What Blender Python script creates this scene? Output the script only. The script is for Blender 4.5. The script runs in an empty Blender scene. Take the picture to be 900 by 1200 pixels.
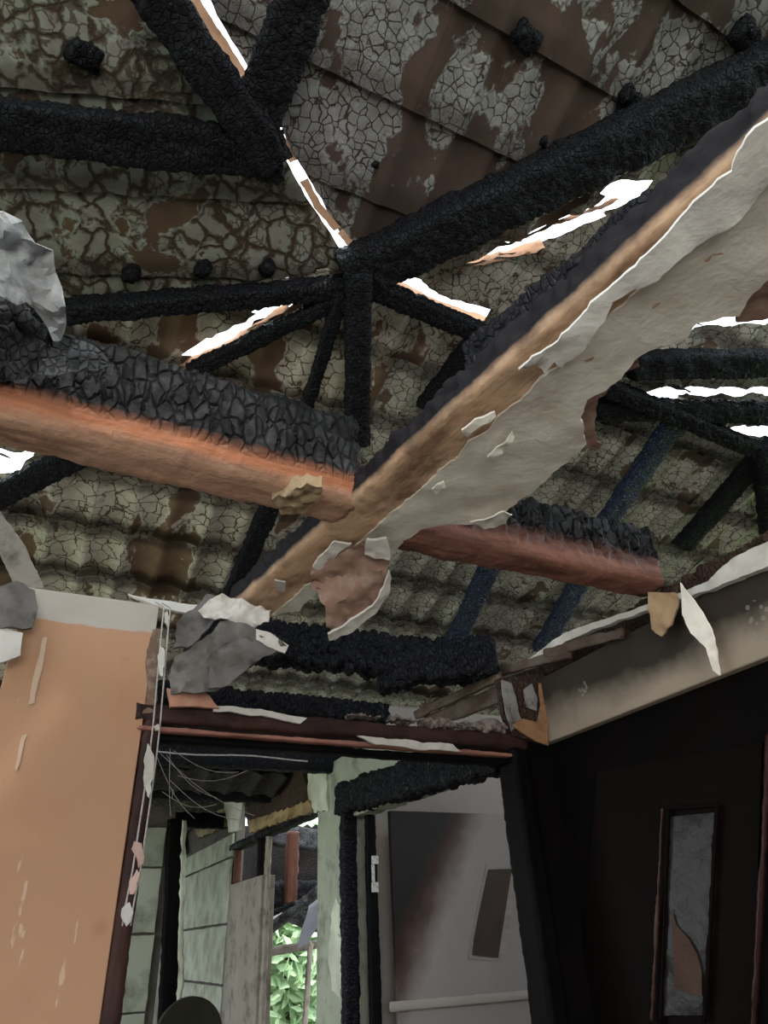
import bpy, bmesh, math, random
from mathutils import Vector, Matrix, noise, geometry
random.seed(7)
S = bpy.context.scene
COL = S.collection
V = Vector

# ------------------------------------------------------------------ camera
EYE = V((0, 0, 1.5)); FPX = 800.0
_p, _y, _r = map(math.radians, (32.0, 27.0, 2.9))
_R = V((math.cos(_y), -math.sin(_y), 0)); _H = V((math.sin(_y), math.cos(_y), 0)); _Z = V((0, 0, 1))
FWD = _H*math.cos(_p) + _Z*math.sin(_p); _U = _Z*math.cos(_p) - _H*math.sin(_p)
RC = _R*math.cos(_r) - _U*math.sin(_r); UC = _U*math.cos(_r) + _R*math.sin(_r)
cd = bpy.data.cameras.new('camera'); cam = bpy.data.objects.new('camera', cd); COL.objects.link(cam)
cd.sensor_fit = 'VERTICAL'; cd.sensor_height = 36; cd.lens = FPX/1200*36; cd.clip_start = 0.02; cd.clip_end = 300
m = Matrix((RC, UC, -FWD)).transposed().to_4x4(); m.translation = EYE; cam.matrix_world = m
S.camera = cam
S.view_settings.view_transform = 'Standard'; S.view_settings.look = 'None'
S.view_settings.exposure = -0.5; S.view_settings.gamma = 1.0

# ------------------------------------------------------------------ light: overcast sky, weak sun, daylight through the openings
w = bpy.data.worlds.new('sky'); S.world = w; w.use_nodes = True
bg = w.node_tree.nodes['Background']; bg.inputs[0].default_value = (0.86, 0.94, 1.0, 1); bg.inputs[1].default_value = 5.5
def light(name, kind, loc, energy, color, target=None, size=(1, 1), angle=None):
    d = bpy.data.lights.new(name, kind); d.energy = energy; d.color = color
    o = bpy.data.objects.new(name, d); COL.objects.link(o); o.location = loc
    if kind == 'AREA': d.shape = 'RECTANGLE'; d.size, d.size_y = size
    if angle: d.angle = angle
    if target is not None: o.rotation_euler = (V(target)-V(loc)).to_track_quat('-Z', 'Y').to_euler()
    return o
light('sun', 'SUN', (0, -5, 12), 2.2, (1, .9, .78), target=(1.2, 2.2, 2), angle=.03)
light('window_daylight', 'AREA', (-0.7, -2.75, 1.75), 130, (1, .965, .93), target=(0.5, 1.6, 2.9), size=(2.2, 1.5))
light('side_window_daylight', 'AREA', (-2.3, 0.2, 1.7), 16, (.86, .95, 1.0), target=(0.6, 1.4, 3.6), size=(1.4, 1.3))
light('far_window_daylight', 'AREA', (-1.8, 6.0, 1.5), 52, (.95, 1.0, .93), target=(1.9, 6.2, 1.9), size=(2.6, 1.4))
light('back_room_daylight', 'AREA', (4.9, 2.9, 1.6), 7, (1, .96, .92), target=(2.6, 4.2, 2.2), size=(1.4, 1.3))

# ------------------------------------------------------------------ helpers
def ray(px, py):
    return (FWD*FPX + RC*(px-450) - UC*(py-600)).normalized()
def at(px, py, axis, val):                    # point of the ray on an axis plane
    d = ray(px, py); i = 'uvz'.index(axis); return EYE + d*((val-EYE[i])/d[i])
def atp(px, py, o, n):                        # point of the ray on a general plane
    d = ray(px, py); return EYE + d*((o-EYE).dot(n)/d.dot(n))
def far(px, py, dist): return EYE + ray(px, py)*dist

def tag(o, label=None, cat=None, group=None, kind=None):
    if label: o['label'] = label
    if cat: o['category'] = cat
    if group: o['group'] = group
    if kind: o['kind'] = kind
    return o
def empty(name, loc=(0, 0, 0), mat4=None):
    o = bpy.data.objects.new(name, None); COL.objects.link(o); o.empty_display_size = .1
    WM[o.name] = mat4 if mat4 is not None else Matrix.Translation(V(loc)); o.matrix_basis = WM[o.name]
    return o
def link(name, me, mt, parent=None, mat4=None, smooth=False):
    if mt: me.materials.append(mt)
    if smooth: me.polygons.foreach_set('use_smooth', [True]*len(me.polygons))
    o = bpy.data.objects.new(name, me); COL.objects.link(o)
    if parent:
        o.parent = parent
        if mat4 is not None: o.matrix_basis = WM[parent.name].inverted() @ mat4
    elif mat4 is not None: o.matrix_basis = mat4
    WM[o.name] = mat4 if mat4 is not None else Matrix()
    return o
WM = {}
def pyd(name, vs, fs, mt, parent=None, mat4=None, smooth=False):
    me = bpy.data.meshes.new(name); me.from_pydata([tuple(v) for v in vs], [], fs); me.update()
    return link(name, me, mt, parent, mat4, smooth)
def frame(o, x, z):
    x = x.normalized(); y = z.cross(x).normalized(); z = x.cross(y)
    M = Matrix((x, y, z)).transposed().to_4x4(); M.translation = o; return M

def box(name, lo, hi, mt, parent=None, bev=.004, seg=1):
    lo, hi = V(lo), V(hi); c = V(((lo.x+hi.x)/2, (lo.y+hi.y)/2, lo.z)); bm = bmesh.new()
    bmesh.ops.create_cube(bm, size=1)
    for v in bm.verts: v.co = V(((lo.x+hi.x)/2+v.co.x*(hi.x-lo.x), (lo.y+hi.y)/2+v.co.y*(hi.y-lo.y), (lo.z+hi.z)/2+v.co.z*(hi.z-lo.z))) - c
    if bev: bmesh.ops.bevel(bm, geom=bm.edges[:], offset=bev, segments=seg, affect='EDGES')
    me = bpy.data.meshes.new(name); bm.to_mesh(me); bm.free()
    return link(name, me, mt, parent, Matrix.Translation(c))

def fbm(p, o=3):
    return noise.fractal(p, 1.0, 2.0, o)

def timber(name, p0, p1, w, h, mt, parent=None, up=V((0, 0, 1)), res=.012, cell=.03, depth=.008, wob=.006, taper=(1, 1),
           char=None, sq=5.0, seed=0.0, sag=0.0, nr=None, smooth=True):
    """A squared timber from p0 to p1, its axis along local X, alligatored char cut into the surface."""
    L = (p1-p0).length; x = (p1-p0).normalized()
    if abs(x.dot(up)) > .97: up = V((0, 1, 0))
    z = (up - x*up.dot(x)).normalized(); M = frame(p0, x, z)
    n = max(4, int(L/res)); nr = nr or max(16, min(56, int(2*(w+h)/res)))
    vs = []; fs = []
    sd = V((seed*3.1, seed*1.7, seed*2.3))
    for i in range(n+1):
        s = i/n; tp = taper[0]+(taper[1]-taper[0])*s; X = s*L
        for k in range(nr):
            a = 2*math.pi*(k+.5)/nr; c, q = math.cos(a), math.sin(a)
            e = 2.0/sq
            r = (abs(c)**sq+abs(q)**sq)**(-1/sq)
            Y, Zz = c*r*w/2*tp, q*r*h/2*tp
            p = V((X, Y, Zz)); dirv = V((0, c, q))
            d = noise.voronoi(V((X/cell, Y/cell*.8, Zz/cell*.55))+sd)[0]
            g = min(1.0, (d[1]-d[0])*2.6)
            f = 1.0 if char is None else char(X, Y, Zz)
            off = -depth*(1-g)*f + wob*fbm(p*9+sd, 3)*(.35+.65*f) + .25*wob*noise.noise(p*60+sd)
            if i == 0 or i == n: off *= .5
            p += dirv*off; p.z += sag*math.sin(math.pi*s)
            if i in (0, n): p.x += .02*fbm(p*22+sd)
            vs.append(p)
    for i in range(n):
        for k in range(nr):
            a = i*nr+k; b = i*nr+(k+1) % nr; fs.append((a, b, b+nr, a+nr))
    for i, o in ((0, 0), (n, n*nr)):
        ci = len(vs); vs.append(V((L*(i/n)+(-.01 if i == 0 else .01), 0, 0)))
        for k in range(nr):
            a, b = o+k, o+(k+1) % nr
            fs.append((ci, b, a) if i == 0 else (ci, a, b))
    return pyd(name, vs, fs, mt, parent, M, smooth=smooth)

def plate(name, pts, thick, mt, parent=None, jit=.006, step=.02, warp=.006, res=.03, n=None, curl=None, seed=0.0, smooth=True, wf=8.0):
    """A ragged slab: outline pts (3D, roughly coplanar), torn edge, crumpled face, real thickness."""
    pts = [V(p) for p in pts]; c = sum(pts, V())/len(pts)
    if n is None:
        n = V()
        for i in range(len(pts)): n += (pts[i]-c).cross(pts[(i+1) % len(pts)]-c)
        n.normalize()
    if n.dot(EYE-c) < 0: n = -n
    x = (pts[1]-pts[0]); x = (x-n*x.dot(n)).normalized(); M = frame(c, x, n); Mi = M.inverted()
    P = [Mi@p for p in pts]; out = []; hz = []
    for i in range(len(P)):
        a, b = P[i], P[(i+1) % len(P)]; k = max(1, int((b-a).length/step))
        for j in range(k):
            q = a.lerp(b, j/k)
            if jit:
                q = q+V((noise.noise(q*14+V((seed, 0, 3)))+.6*noise.noise(q*45+V((seed, 0, 3))), noise.noise(q*14+V((9, seed, 3)))+.6*noise.noise(q*45+V((5, seed, 3))), 0))*jit
            out.append(V((q.x, q.y))); hz.append(q.z)
    no = len(out); xs = [q.x for q in out]; ys = [q.y for q in out]; pv = list(out)
    gx = min(xs)+res*.5
    while gx < max(xs):
        gy = min(ys)+res*.5
        while gy < max(ys):
            pv.append(V((gx+random.uniform(-.2, .2)*res, gy+random.uniform(-.2, .2)*res))); gy += res
        gx += res
    r = geometry.delaunay_2d_cdt(pv, [(i, (i+1) % no) for i in range(no)], [], 1, 1e-6)
    v2, fc = r[0], r[2]
    # plane height of an interior point from the outline (inverse distance)
    flat = max(abs(h) for h in hz) < .004
    def hh(q):
        if flat: return 0
        sw = s = 0
        for k in range(0, no, 2):
            d = (out[k]-q).length_squared+1e-5; d = 1/(d*d); sw += d; s += d*hz[k]
        return s/sw
    top = []
    for q in v2:
        p = V((q.x, q.y, hh(q))); p.z += warp*(fbm(p*wf+V((seed, 2, 1)), 3)+.5*noise.noise(p*30))
        if curl: p = curl(p)
        top.append(p)
    nn = len(top); vs = top+[p-V((0, 0, thick*(1+.3*noise.noise(p*20)))) for p in top]
    fs = [tuple(f) for f in fc]; fs = [f if (v2[f[1]]-v2[f[0]]).cross(v2[f[2]]-v2[f[0]]) > 0 else f[::-1] for f in fs]
    ec = {}
    for f in fs:
        for i in range(3): ec[(f[i], f[(i+1) % 3])] = 1
    bf = [(b, a, a+nn, b+nn) for (a, b) in ec if (b, a) not in ec]
    fs = fs+[tuple(i+nn for i in f[::-1]) for f in fs]+bf
    o = pyd(name, vs, fs, mt, parent, M, smooth=True); o.data.set_sharp_from_angle(angle=math.radians(48)); return o

# ------------------------------------------------------------------ materials
class NT:
    def __init__(s, name, rough=.8, spec=.3):
        s.m = bpy.data.materials.new(name); s.m.use_nodes = True; s.t = s.m.node_tree
        s.b = s.t.nodes['Principled BSDF']; s.b.inputs['Roughness'].default_value = rough
        s.b.inputs['Specular IOR Level'].default_value = spec*.5
        s.tc = s.t.nodes.new('ShaderNodeTexCoord').outputs['Object']
    def n(s, ty, ins=None, **kw):
        nd = s.t.nodes.new(ty)
        for k, v in kw.items(): setattr(nd, k, v)
        for k, v in (ins or {}).items():
            if hasattr(v, 'default_value') or isinstance(v, bpy.types.NodeSocket): s.t.links.new(v, nd.inputs[k])
            else: nd.inputs[k].default_value = v
        return nd
    def map(s, scale=(1, 1, 1), loc=(0, 0, 0), vec=None, rot=(0, 0, 0)):
        return s.n('ShaderNodeMapping', {'Vector': vec or s.tc, 'Scale': scale, 'Location': loc, 'Rotation': rot}).outputs[0]
    def noise(s, sc, det=4, vec=None, rough=.55, dist=0):
        return s.n('ShaderNodeTexNoise', {'Vector': vec or s.tc, 'Scale': sc, 'Detail': det, 'Roughness': rough, 'Distortion': dist}).outputs[0]
    def ramp(s, fac, stops, interp='LINEAR'):
        nd = s.n('ShaderNodeValToRGB', {'Fac': fac}); r = nd.color_ramp; r.interpolation = interp
        while len(r.elements) < len(stops): r.elements.new(.5)
        for e, (p, c) in zip(r.elements, stops):
            e.position = p; e.color = (c if hasattr(c, '__len__') else (c, c, c)) + ((1,) if hasattr(c, '__len__') else (1,)) if not hasattr(c, '__len__') else tuple(c)+(1,)
        return nd.outputs[0]
    def math(s, op, a, b=0.0, c=0.0, clamp=False):
        nd = s.n('ShaderNodeMath', {0: a, 1: b, 2: c}, operation=op); nd.use_clamp = clamp; return nd.outputs[0]
    def mix(s, f, a, b, mode='MIX'):
        nd = s.t.nodes.new('ShaderNodeMix'); nd.data_type = 'RGBA'; nd.blend_type = mode
        for k, v in ((0, f), (6, a), (7, b)):
            if isinstance(v, bpy.types.NodeSocket): s.t.links.new(v, nd.inputs[k])
            else: nd.inputs[k].default_value = v if k == 0 else (tuple(v)+(1,) if len(v) == 3 else v)
        return nd.outputs[2]
    def vadd(s, a, b, k):
        sc = s.n('ShaderNodeVectorMath', {0: b, 3: k}, operation='SCALE').outputs[0]
        return s.n('ShaderNodeVectorMath', {0: a, 1: sc}, operation='ADD').outputs[0]
    def vnoise(s, sc, vec=None):
        return s.n('ShaderNodeTexNoise', {'Vector': vec or s.tc, 'Scale': sc, 'Detail': 2.0}).outputs[1]
    def bump(s, h, d=.01, strength=1.0):
        s.t.links.new(s.n('ShaderNodeBump', {'Height': h, 'Distance': d, 'Strength': strength}).outputs[0], s.b.inputs['Normal'])
    def out(s, c=None, r=None):
        if c is not None:
            if isinstance(c, bpy.types.NodeSocket): s.t.links.new(c, s.b.inputs['Base Color'])
            else: s.b.inputs['Base Color'].default_value = tuple(c)+(1,)
        if r is not None: s.t.links.new(r, s.b.inputs['Roughness'])
        return s.m

def roof_mat(name, paint, paint2, cell, crack, brown, browns, burnt, soot=.3, stretch=(1, 1, 1), lap=None, lap_shade=.8):
    s = NT(name, .75, .25)
    info = s.n('ShaderNodeObjectInfo').outputs['Random']
    off = s.n('ShaderNodeCombineXYZ', {0: s.math('MULTIPLY', info, 7.0), 1: s.math('MULTIPLY', info, 3.0), 2: 0.0}).outputs[0]
    vec = s.n('ShaderNodeVectorMath', {0: s.tc, 1: off}, operation='ADD').outputs[0]
    flat = s.n('ShaderNodeVectorMath', {0: vec, 1: (1, 1, .25)}, operation='MULTIPLY').outputs[0]
    d = s.vadd(flat, s.vnoise(7, flat), cell*.9)
    d = s.vadd(d, s.vnoise(38, flat), cell*.3)
    vo = s.n('ShaderNodeTexVoronoi', {'Vector': d, 'Scale': 1/cell, 'Randomness': .85}, feature='DISTANCE_TO_EDGE').outputs['Distance']
    vo2 = s.n('ShaderNodeTexVoronoi', {'Vector': d, 'Scale': 2.3/cell, 'Randomness': .9}, feature='DISTANCE_TO_EDGE').outputs['Distance']
    w1 = s.math('MULTIPLY', s.noise(5, 3, flat), 2.0)
    c1 = s.math('LESS_THAN', vo, s.math('MULTIPLY', w1, crack))
    c2 = s.math('MULTIPLY', s.math('LESS_THAN', vo2, crack*1.1), s.math('GREATER_THAN', s.noise(3.3, 2, flat), .50))
    cr = s.math('MAXIMUM', s.ramp(vo, [(0, 1.0), (crack*.8, .9), (crack*1.9, 0.0)]), s.math('MULTIPLY', c2, .75))
    # bare scorched areas with a hard edge
    nb = s.noise(3.0, 5, s.n('ShaderNodeVectorMath', {0: s.vadd(s.tc, s.vnoise(4), .1), 1: tuple(stretch)}, operation='MULTIPLY').outputs[0], .6)
    bm_ = s.ramp(nb, [(max(0, burnt-.02), 0.0), (burnt+.012, 1.0)])
    base = s.mix(s.noise(6, 4, s.tc), paint, paint2)
    base = s.mix(s.ramp(s.noise(22, 3, flat), [(.42, 0.0), (.7, .35)]), base, brown)
    col = s.mix(cr, base, browns)
    col = s.mix(bm_, col, s.mix(s.noise(11, 5, s.tc, .7), browns, brown))
    rim = s.ramp(nb, [(burnt-.045, 0.0), (burnt-.012, .55), (burnt, 0.0)])
    col = s.mix(rim, col, tuple(min(1, p*1.25) for p in paint))
    col = s.mix(s.ramp(s.noise(1.7, 4), [(.45, 0.0), (.78, soot)]), col, (.02, .019, .018))
    if lap:   # shade under each sheet lap, painted in as a dark brown band
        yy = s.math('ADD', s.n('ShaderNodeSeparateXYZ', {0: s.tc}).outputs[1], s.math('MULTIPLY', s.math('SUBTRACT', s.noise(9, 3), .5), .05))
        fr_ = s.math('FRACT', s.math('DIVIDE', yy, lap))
        col = s.mix(s.ramp(fr_, [(0.0, lap_shade*.5), (.05, lap_shade*.9), (.16, lap_shade), (.24, lap_shade*.75), (.34, 0.0), (.93, 0.0), (1.0, lap_shade*.5)]), col, (.03, .021, .015))
    h = s.math('SUBTRACT', s.math('MULTIPLY', s.ramp(vo, [(0, 0.0), (crack*1.6, .8), (.5, 1.0)]), s.math('SUBTRACT', 1.0, bm_)), s.math('MULTIPLY', s.noise(30, 3), .15))
    s.bump(h, .006, .9)
    return s.out(col)

def char_mat(name, tint=(.006, .006, .0075), ash=.0, rough=.45, ashc=(.16, .17, .19)):
    s = NT(name, rough, .2)
    d = s.vadd(s.tc, s.vnoise(12), .02)
    st = s.n('ShaderNodeVectorMath', {0: d, 1: (1, .8, .55)}, operation='MULTIPLY').outputs[0]
    vo = s.n('ShaderNodeTexVoronoi', {'Vector': st, 'Scale': 48.0}, feature='DISTANCE_TO_EDGE').outputs['Distance']
    c = s.mix(s.noise(40, 4), tint, tuple(t*2.6 for t in tint))
    if ash: c = s.mix(s.math('MULTIPLY', s.ramp(s.noise(7, 6, None, .7), [(.42, 0.0), (.72, 1.0)]), ash), c, ashc)
    s.bump(s.math('ADD', s.ramp(vo, [(0, 0.0), (.16, 1.0)]), s.math('MULTIPLY', s.noise(90, 3), .35)), .007, 1.0)
    return s.out(c, s.ramp(s.noise(25, 2), [(.3, rough-.1), (.7, rough+.3)]))

def burn_beam_mat(name, z0, z1, woods, amber, grain=(3, 40, 40), ash=.6, slope=0.0, xs=0.0, xlen=1.0):
    """sound wood low on the timber, scorched amber above it, char and ash on top (local Z)."""
    s = NT(name, .6, .3)
    sep = s.n('ShaderNodeSeparateXYZ', {0: s.tc}).outputs
    n1 = s.noise(5, 5, s.map((1, 3, 3)), .6)
    z = s.math('ADD', sep[2], s.math('MULTIPLY', s.math('SUBTRACT', n1, .5), .05))
    z = s.math('ADD', z, s.math('MULTIPLY', sep[0], slope))
    t = s.n('ShaderNodeMapRange', {0: z, 1: z0, 2: z1}).outputs[0]
    g = s.noise(1.0, 5, s.map(grain), .6, .3)
    wood = s.mix(s.ramp(g, [(.3, 0.0), (.7, 1.0)]), woods[0], woods[1])
    wood = s.mix(s.ramp(s.noise(2.5, 5, s.map((1, 5, 5))), [(.48, 0.0), (.68, .75)]), wood, woods[2])
    am = s.mix(s.ramp(g, [(.3, 0.0), (.7, 1.0)]), amber[0], amber[1])
    am = s.mix(s.ramp(sep[0], [(0.0, xs), (1.0, 0.0)]) if xs else 0.0, am, woods[2])
    ch = s.mix(s.math('MULTIPLY', s.ramp(s.noise(9, 6, None, .7), [(.45, 0.0), (.75, 1.0)]), ash), (.008, .0075, .008), (.085, .088, .095))
    c = s.mix(s.ramp(t, [(.16, 0.0), (.30, 1.0)]), wood, am)
    c = s.mix(s.ramp(t, [(.36, 0.0), (.62, 1.0)]), c, ch)
    vo = s.n('ShaderNodeTexVoronoi', {'Vector': s.map((1, .8, .45), vec=s.vadd(s.tc, s.vnoise(12), .02)), 'Scale': 30.0}, feature='DISTANCE_TO_EDGE').outputs['Distance']
    ck = s.math('MULTIPLY', s.ramp(vo, [(0, 0.0), (.14, 1.0)]), s.ramp(t, [(.4, 0.0), (.6, 2.2)]))
    c = s.mix(s.math('MULTIPLY', s.ramp(vo, [(0, 1.0), (.09, 0.0)]), s.ramp(t, [(.45, 0.0), (.6, .85)])), c, (.004, .004, .004))
    s.bump(s.math('ADD', ck, s.math('ADD', s.math('MULTIPLY', g, .5), s.noise(35, 4))), .007, .9)
    return s.out(c, s.ramp(t, [(0, .75), (.25, .42), (.6, .6)]))

def plaster_mat(name, c1, c2, c3, stain=.35, sc=3.0, bump=.004, smoke=None, rough=.85):
    s = NT(name, rough, .2)
    c = s.mix(s.noise(sc, 5, None, .6), c1, c2)
    c = s.mix(s.ramp(s.noise(sc*1.9, 6, s.map((1, 1, 1), (3, 1, 2)), .62), [(.5, 0.0), (.72, stain*2)]), c, c3)
    if smoke: c = s.mix(s.ramp(s.noise(smoke[1], 4, s.map((1, 1, 1), (7, 1, 4)), .5), [(.4, 0.0), (.66, smoke[2])]), c, smoke[0])
    s.bump(s.math('ADD', s.noise(14, 5), s.math('MULTIPLY', s.noise(70, 3), .25)), bump, .8)
    return s.out(c)

def wood_mat(name, c1, c2, dark, amt=.5, scale=(2, 30, 30), rough=.6, soot=0.0):
    s = NT(name, rough, .3)
    g = s.noise(1.0, 5, s.map(scale), .6, .4)
    c = s.mix(s.ramp(g, [(.3, 0.0), (.7, 1.0)]), c1, c2)
    c = s.mix(s.ramp(s.noise(4, 6, s.map((1, 2, 2)), .65), [(.45, 0.0), (.7, amt)]), c, dark)
    if soot: c = s.mix(s.ramp(s.noise(2.2, 4), [(.38, 0.0), (.6, soot)]), c, (.01, .008, .008))
    s.bump(s.math('ADD', g, s.math('MULTIPLY', s.noise(50, 3), .5)), .003, .7)
    return s.out(c)

M_p1 = roof_mat('roof_paint_wide_cracks', (.27, .28, .25), (.19, .175, .145), .10, .07, (.13, .085, .055), (.05, .032, .022), .585, .55, lap=.36, lap_shade=.6)
M_p2 = roof_mat('roof_paint_fine_cracks', (.27, .265, .26), (.19, .18, .175), .05, .028, (.105, .068, .056), (.045, .03, .025), .52, .6, stretch=(1.2, .75, 1), lap=.40, lap_shade=.5)
M_p3 = roof_mat('roof_paint_weathered', (.70, .65, .57), (.48, .41, .34), .085, .022, (.30, .19, .13), (.12, .075, .05), .56, .35, stretch=(1, .5, 1), lap=.37, lap_shade=.75)
M_p5 = roof_mat('roof_paint_grey', (.60, .58, .52), (.45, .42, .37), .048, .024, (.24, .17, .125), (.10, .07, .055), .60, .5, lap=.37, lap_shade=.7)
M_peach = plaster_mat('scorched_bare_metal', (.46, .24, .14), (.56, .36, .24), (.30, .15, .09), .3, 8)
M_char = char_mat('char_black')
M_charblue = char_mat('char_wet_sky_tint', (.008, .014, .034), .0, .28)  # blue of the reflected sky put into the base colour of the wet char
M_charblue.node_tree.nodes['Principled BSDF'].inputs['Specular IOR Level'].default_value = .5
M_charash = char_mat('char_with_ash', (.016, .015, .015), .75, .5)
M_dk = char_mat('sooted_sheet', (.02, .018, .018), .35, .5, (.08, .07, .07))
M_charbrown = char_mat('char_brown', (.026, .016, .012), .25, .5, (.12, .07, .05))
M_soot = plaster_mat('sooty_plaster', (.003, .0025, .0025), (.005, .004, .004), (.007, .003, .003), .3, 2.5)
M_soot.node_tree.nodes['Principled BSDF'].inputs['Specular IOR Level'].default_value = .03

# ------------------------------------------------------------------ the setting
M_floor = plaster_mat('ash_floor', (.24, .22, .20), (.32, .30, .27), (.05, .045, .04), .4, 2)
M_ground = plaster_mat('grass_ground', (.10, .16, .05), (.16, .22, .08), (.12, .10, .06), .3, 2)
M_orange = None
def pier_paint():
    s = NT('orange_wall_paint', .6, .15)
    sep = s.n('ShaderNodeSeparateXYZ', {0: s.tc}).outputs
    c = s.mix(s.noise(2.2, 4), (.47, .275, .168), (.39, .22, .133))
    spots = s.n('ShaderNodeTexVoronoi', {'Vector': s.vadd(s.tc, s.vnoise(9), .05), 'Scale': 4.2}, feature='F1').outputs['Distance']
    c = s.mix(s.ramp(spots, [(.02, .5), (.13, 0.0)]), c, (.30, .14, .08))
    c = s.mix(s.ramp(s.noise(5, 6, s.map((1, 1, .5))), [(.55, 0.0), (.75, .4)]), c, (.36, .18, .10))
    fl = s.ramp(s.noise(7, 4, s.map((3, 1, .6), (2, 0, 5))), [(.68, 0.0), (.70, .6)])
    c = s.mix(fl, c, (.62, .46, .34))
    z = s.math('ADD', sep[2], s.math('MULTIPLY', s.noise(9, 3), .03))
    top = s.ramp(s.math('SUBTRACT', z, 2.0), [(.548, 0.0), (.552, 1.0)])
    c = s.mix(top, c, s.mix(s.noise(6, 4), (.50, .45, .39), (.36, .32, .28)))
    s.bump(s.math('ADD', s.noise(3, 3), s.math('MULTIPLY', s.noise(40, 2), .08)), .004, .6)
    return s.out(c)
M_orange = pier_paint()

floor = tag(box('floor', (-3.2, -3.2, -.1), (5.4, 12.2, 0), M_floor, bev=0), kind='structure')
ground = tag(box('ground', (-40, -40, -.35), (60, 60, -.12), M_ground, bev=0), kind='structure')

def slab(name, lo, hi, mt, **k): return tag(box(name, lo, hi, mt, bev=k.get('bev', .003)), kind='structure')
M_dim = plaster_mat('smoked_wall', (.16, .14, .12), (.10, .085, .075), (.04, .034, .03), .4, 1.6)
# back wall with its window, left wall with its window
slab('wall_back', (-3.1, -3.12, 0), (5.2, -3.0, .95), M_dim)
for lo, hi in (((-3.1, -3.12, .95), (-1.9, -3.0, 2.65)), ((.6, -3.12, .95), (5.2, -3.0, 2.65)), ((-1.9, -3.12, 2.5), (.6, -3.0, 2.65))):
    slab('wall_back', lo, hi, M_dim)
for lo, hi in (((-2.62, -3, 0), (-2.5, 2.6, .95)), ((-2.62, -3, .95), (-2.5, -.6, 2.65)), ((-2.62, 1.0, .95), (-2.5, 2.6, 2.65)), ((-2.62, -.6, 2.4), (-2.5, 1.0, 2.65))):
    slab('wall_left', lo, hi, M_dim)
WV = 2.6
slab('wall_front_pier', (-.165, WV, 0), (.31, WV+.14, 2.655), M_orange)
pier = bpy.data.objects['wall_front_pier']
M_bare = plaster_mat('bare_peeled_edge', (.20, .13, .095), (.12, .08, .06), (.35, .27, .22), .4, 14, .006)
plate('peeled_edge', [at(x, y, 'v', WV-.003) for x, y in ((178, 738), (191, 736), (187, 772), (182, 834), (166, 836), (175, 806), (170, 776))], .008, M_bare, pier, jit=.008, step=.01, warp=.004, res=.015)
slab('wall_front', (-2.5, WV, 0), (-.62, WV+.14, 2.6), M_dim)

# dark wall on the right with the hanging door light, the boxed bulkhead above it
slab('wall_right', (2.14, -3, 0), (2.26, WV+.12, 2.30), M_soot)
slab('wall_front_right', (1.99, WV, 0), (2.14, WV+.12, 2.24), M_soot)
slab('wall_outer_right', (5.1, -3, 0), (5.22, 4.7, 2.65), M_dim)
M_cream = plaster_mat('cream_room_wall', (.30, .265, .24), (.25, .22, .20), (.18, .15, .13), .25, 1.6)
slab('wall_room_beyond', (2.07, 4.62, 0), (5.1, 4.74, 3.0), M_cream)

def bulk_mat():
    s = NT('smoke_stained_bulkhead', .5, .35)
    sep = s.n('ShaderNodeSeparateXYZ', {0: s.tc}).outputs
    c = s.mix(s.noise(3, 4), (.38, .31, .24), (.28, .22, .165))
    t = s.math('ADD', sep[2], s.math('MULTIPLY', s.math('SUBTRACT', s.noise(2.6, 5), .5), .30))
    c = s.mix(s.ramp(t, [(.03, 0.0), (.17, .93)]), c, (.014, .010, .008))
    sp = s.n('ShaderNodeTexVoronoi', {'Vector': s.tc, 'Scale': 40.0}, feature='F1').outputs['Distance']
    blis = s.math('MULTIPLY', s.math('LESS_THAN', sp, .35), s.math('GREATER_THAN', s.noise(3.7, 2, s.map((1, 1, 1), (4, 2, 8))), .55))
    c = s.mix(s.math('MULTIPLY', blis, .6), c, (.28, .25, .22))
    s.bump(s.math('ADD', blis, s.noise(20, 4)), .004, .9)
    return s.out(c)
M_bulk = bulk_mat()
bk = tag(box('trim_1', (2.1, .2, 2.235), (2.30, WV+.02, 2.53), M_bulk, bev=.004), kind='structure')

# ------------------------------------------------------------------ roof
SL = .42; EV, EZ = 5.8, 2.65
n3 = V((0, SL, 1)).normalized(); o3 = V((0, EV, EZ)); b3 = V((0, -1, SL)).normalized(); a3 = V((1, 0, 0))
def r3(px, py, below=0.0): return atp(px, py, o3 - n3*below, n3)
N3 = r3(410, 315)

def inside(p, poly):
    x, y = p; c = False; j = len(poly)-1
    for i in range(len(poly)):
        xi, yi = poly[i]; xj, yj = poly[j]
        if (yi > y) != (yj > y) and x < (xj-xi)*(y-yi)/(yj-yi)+xi: c = not c
        j = i
    return c

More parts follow.
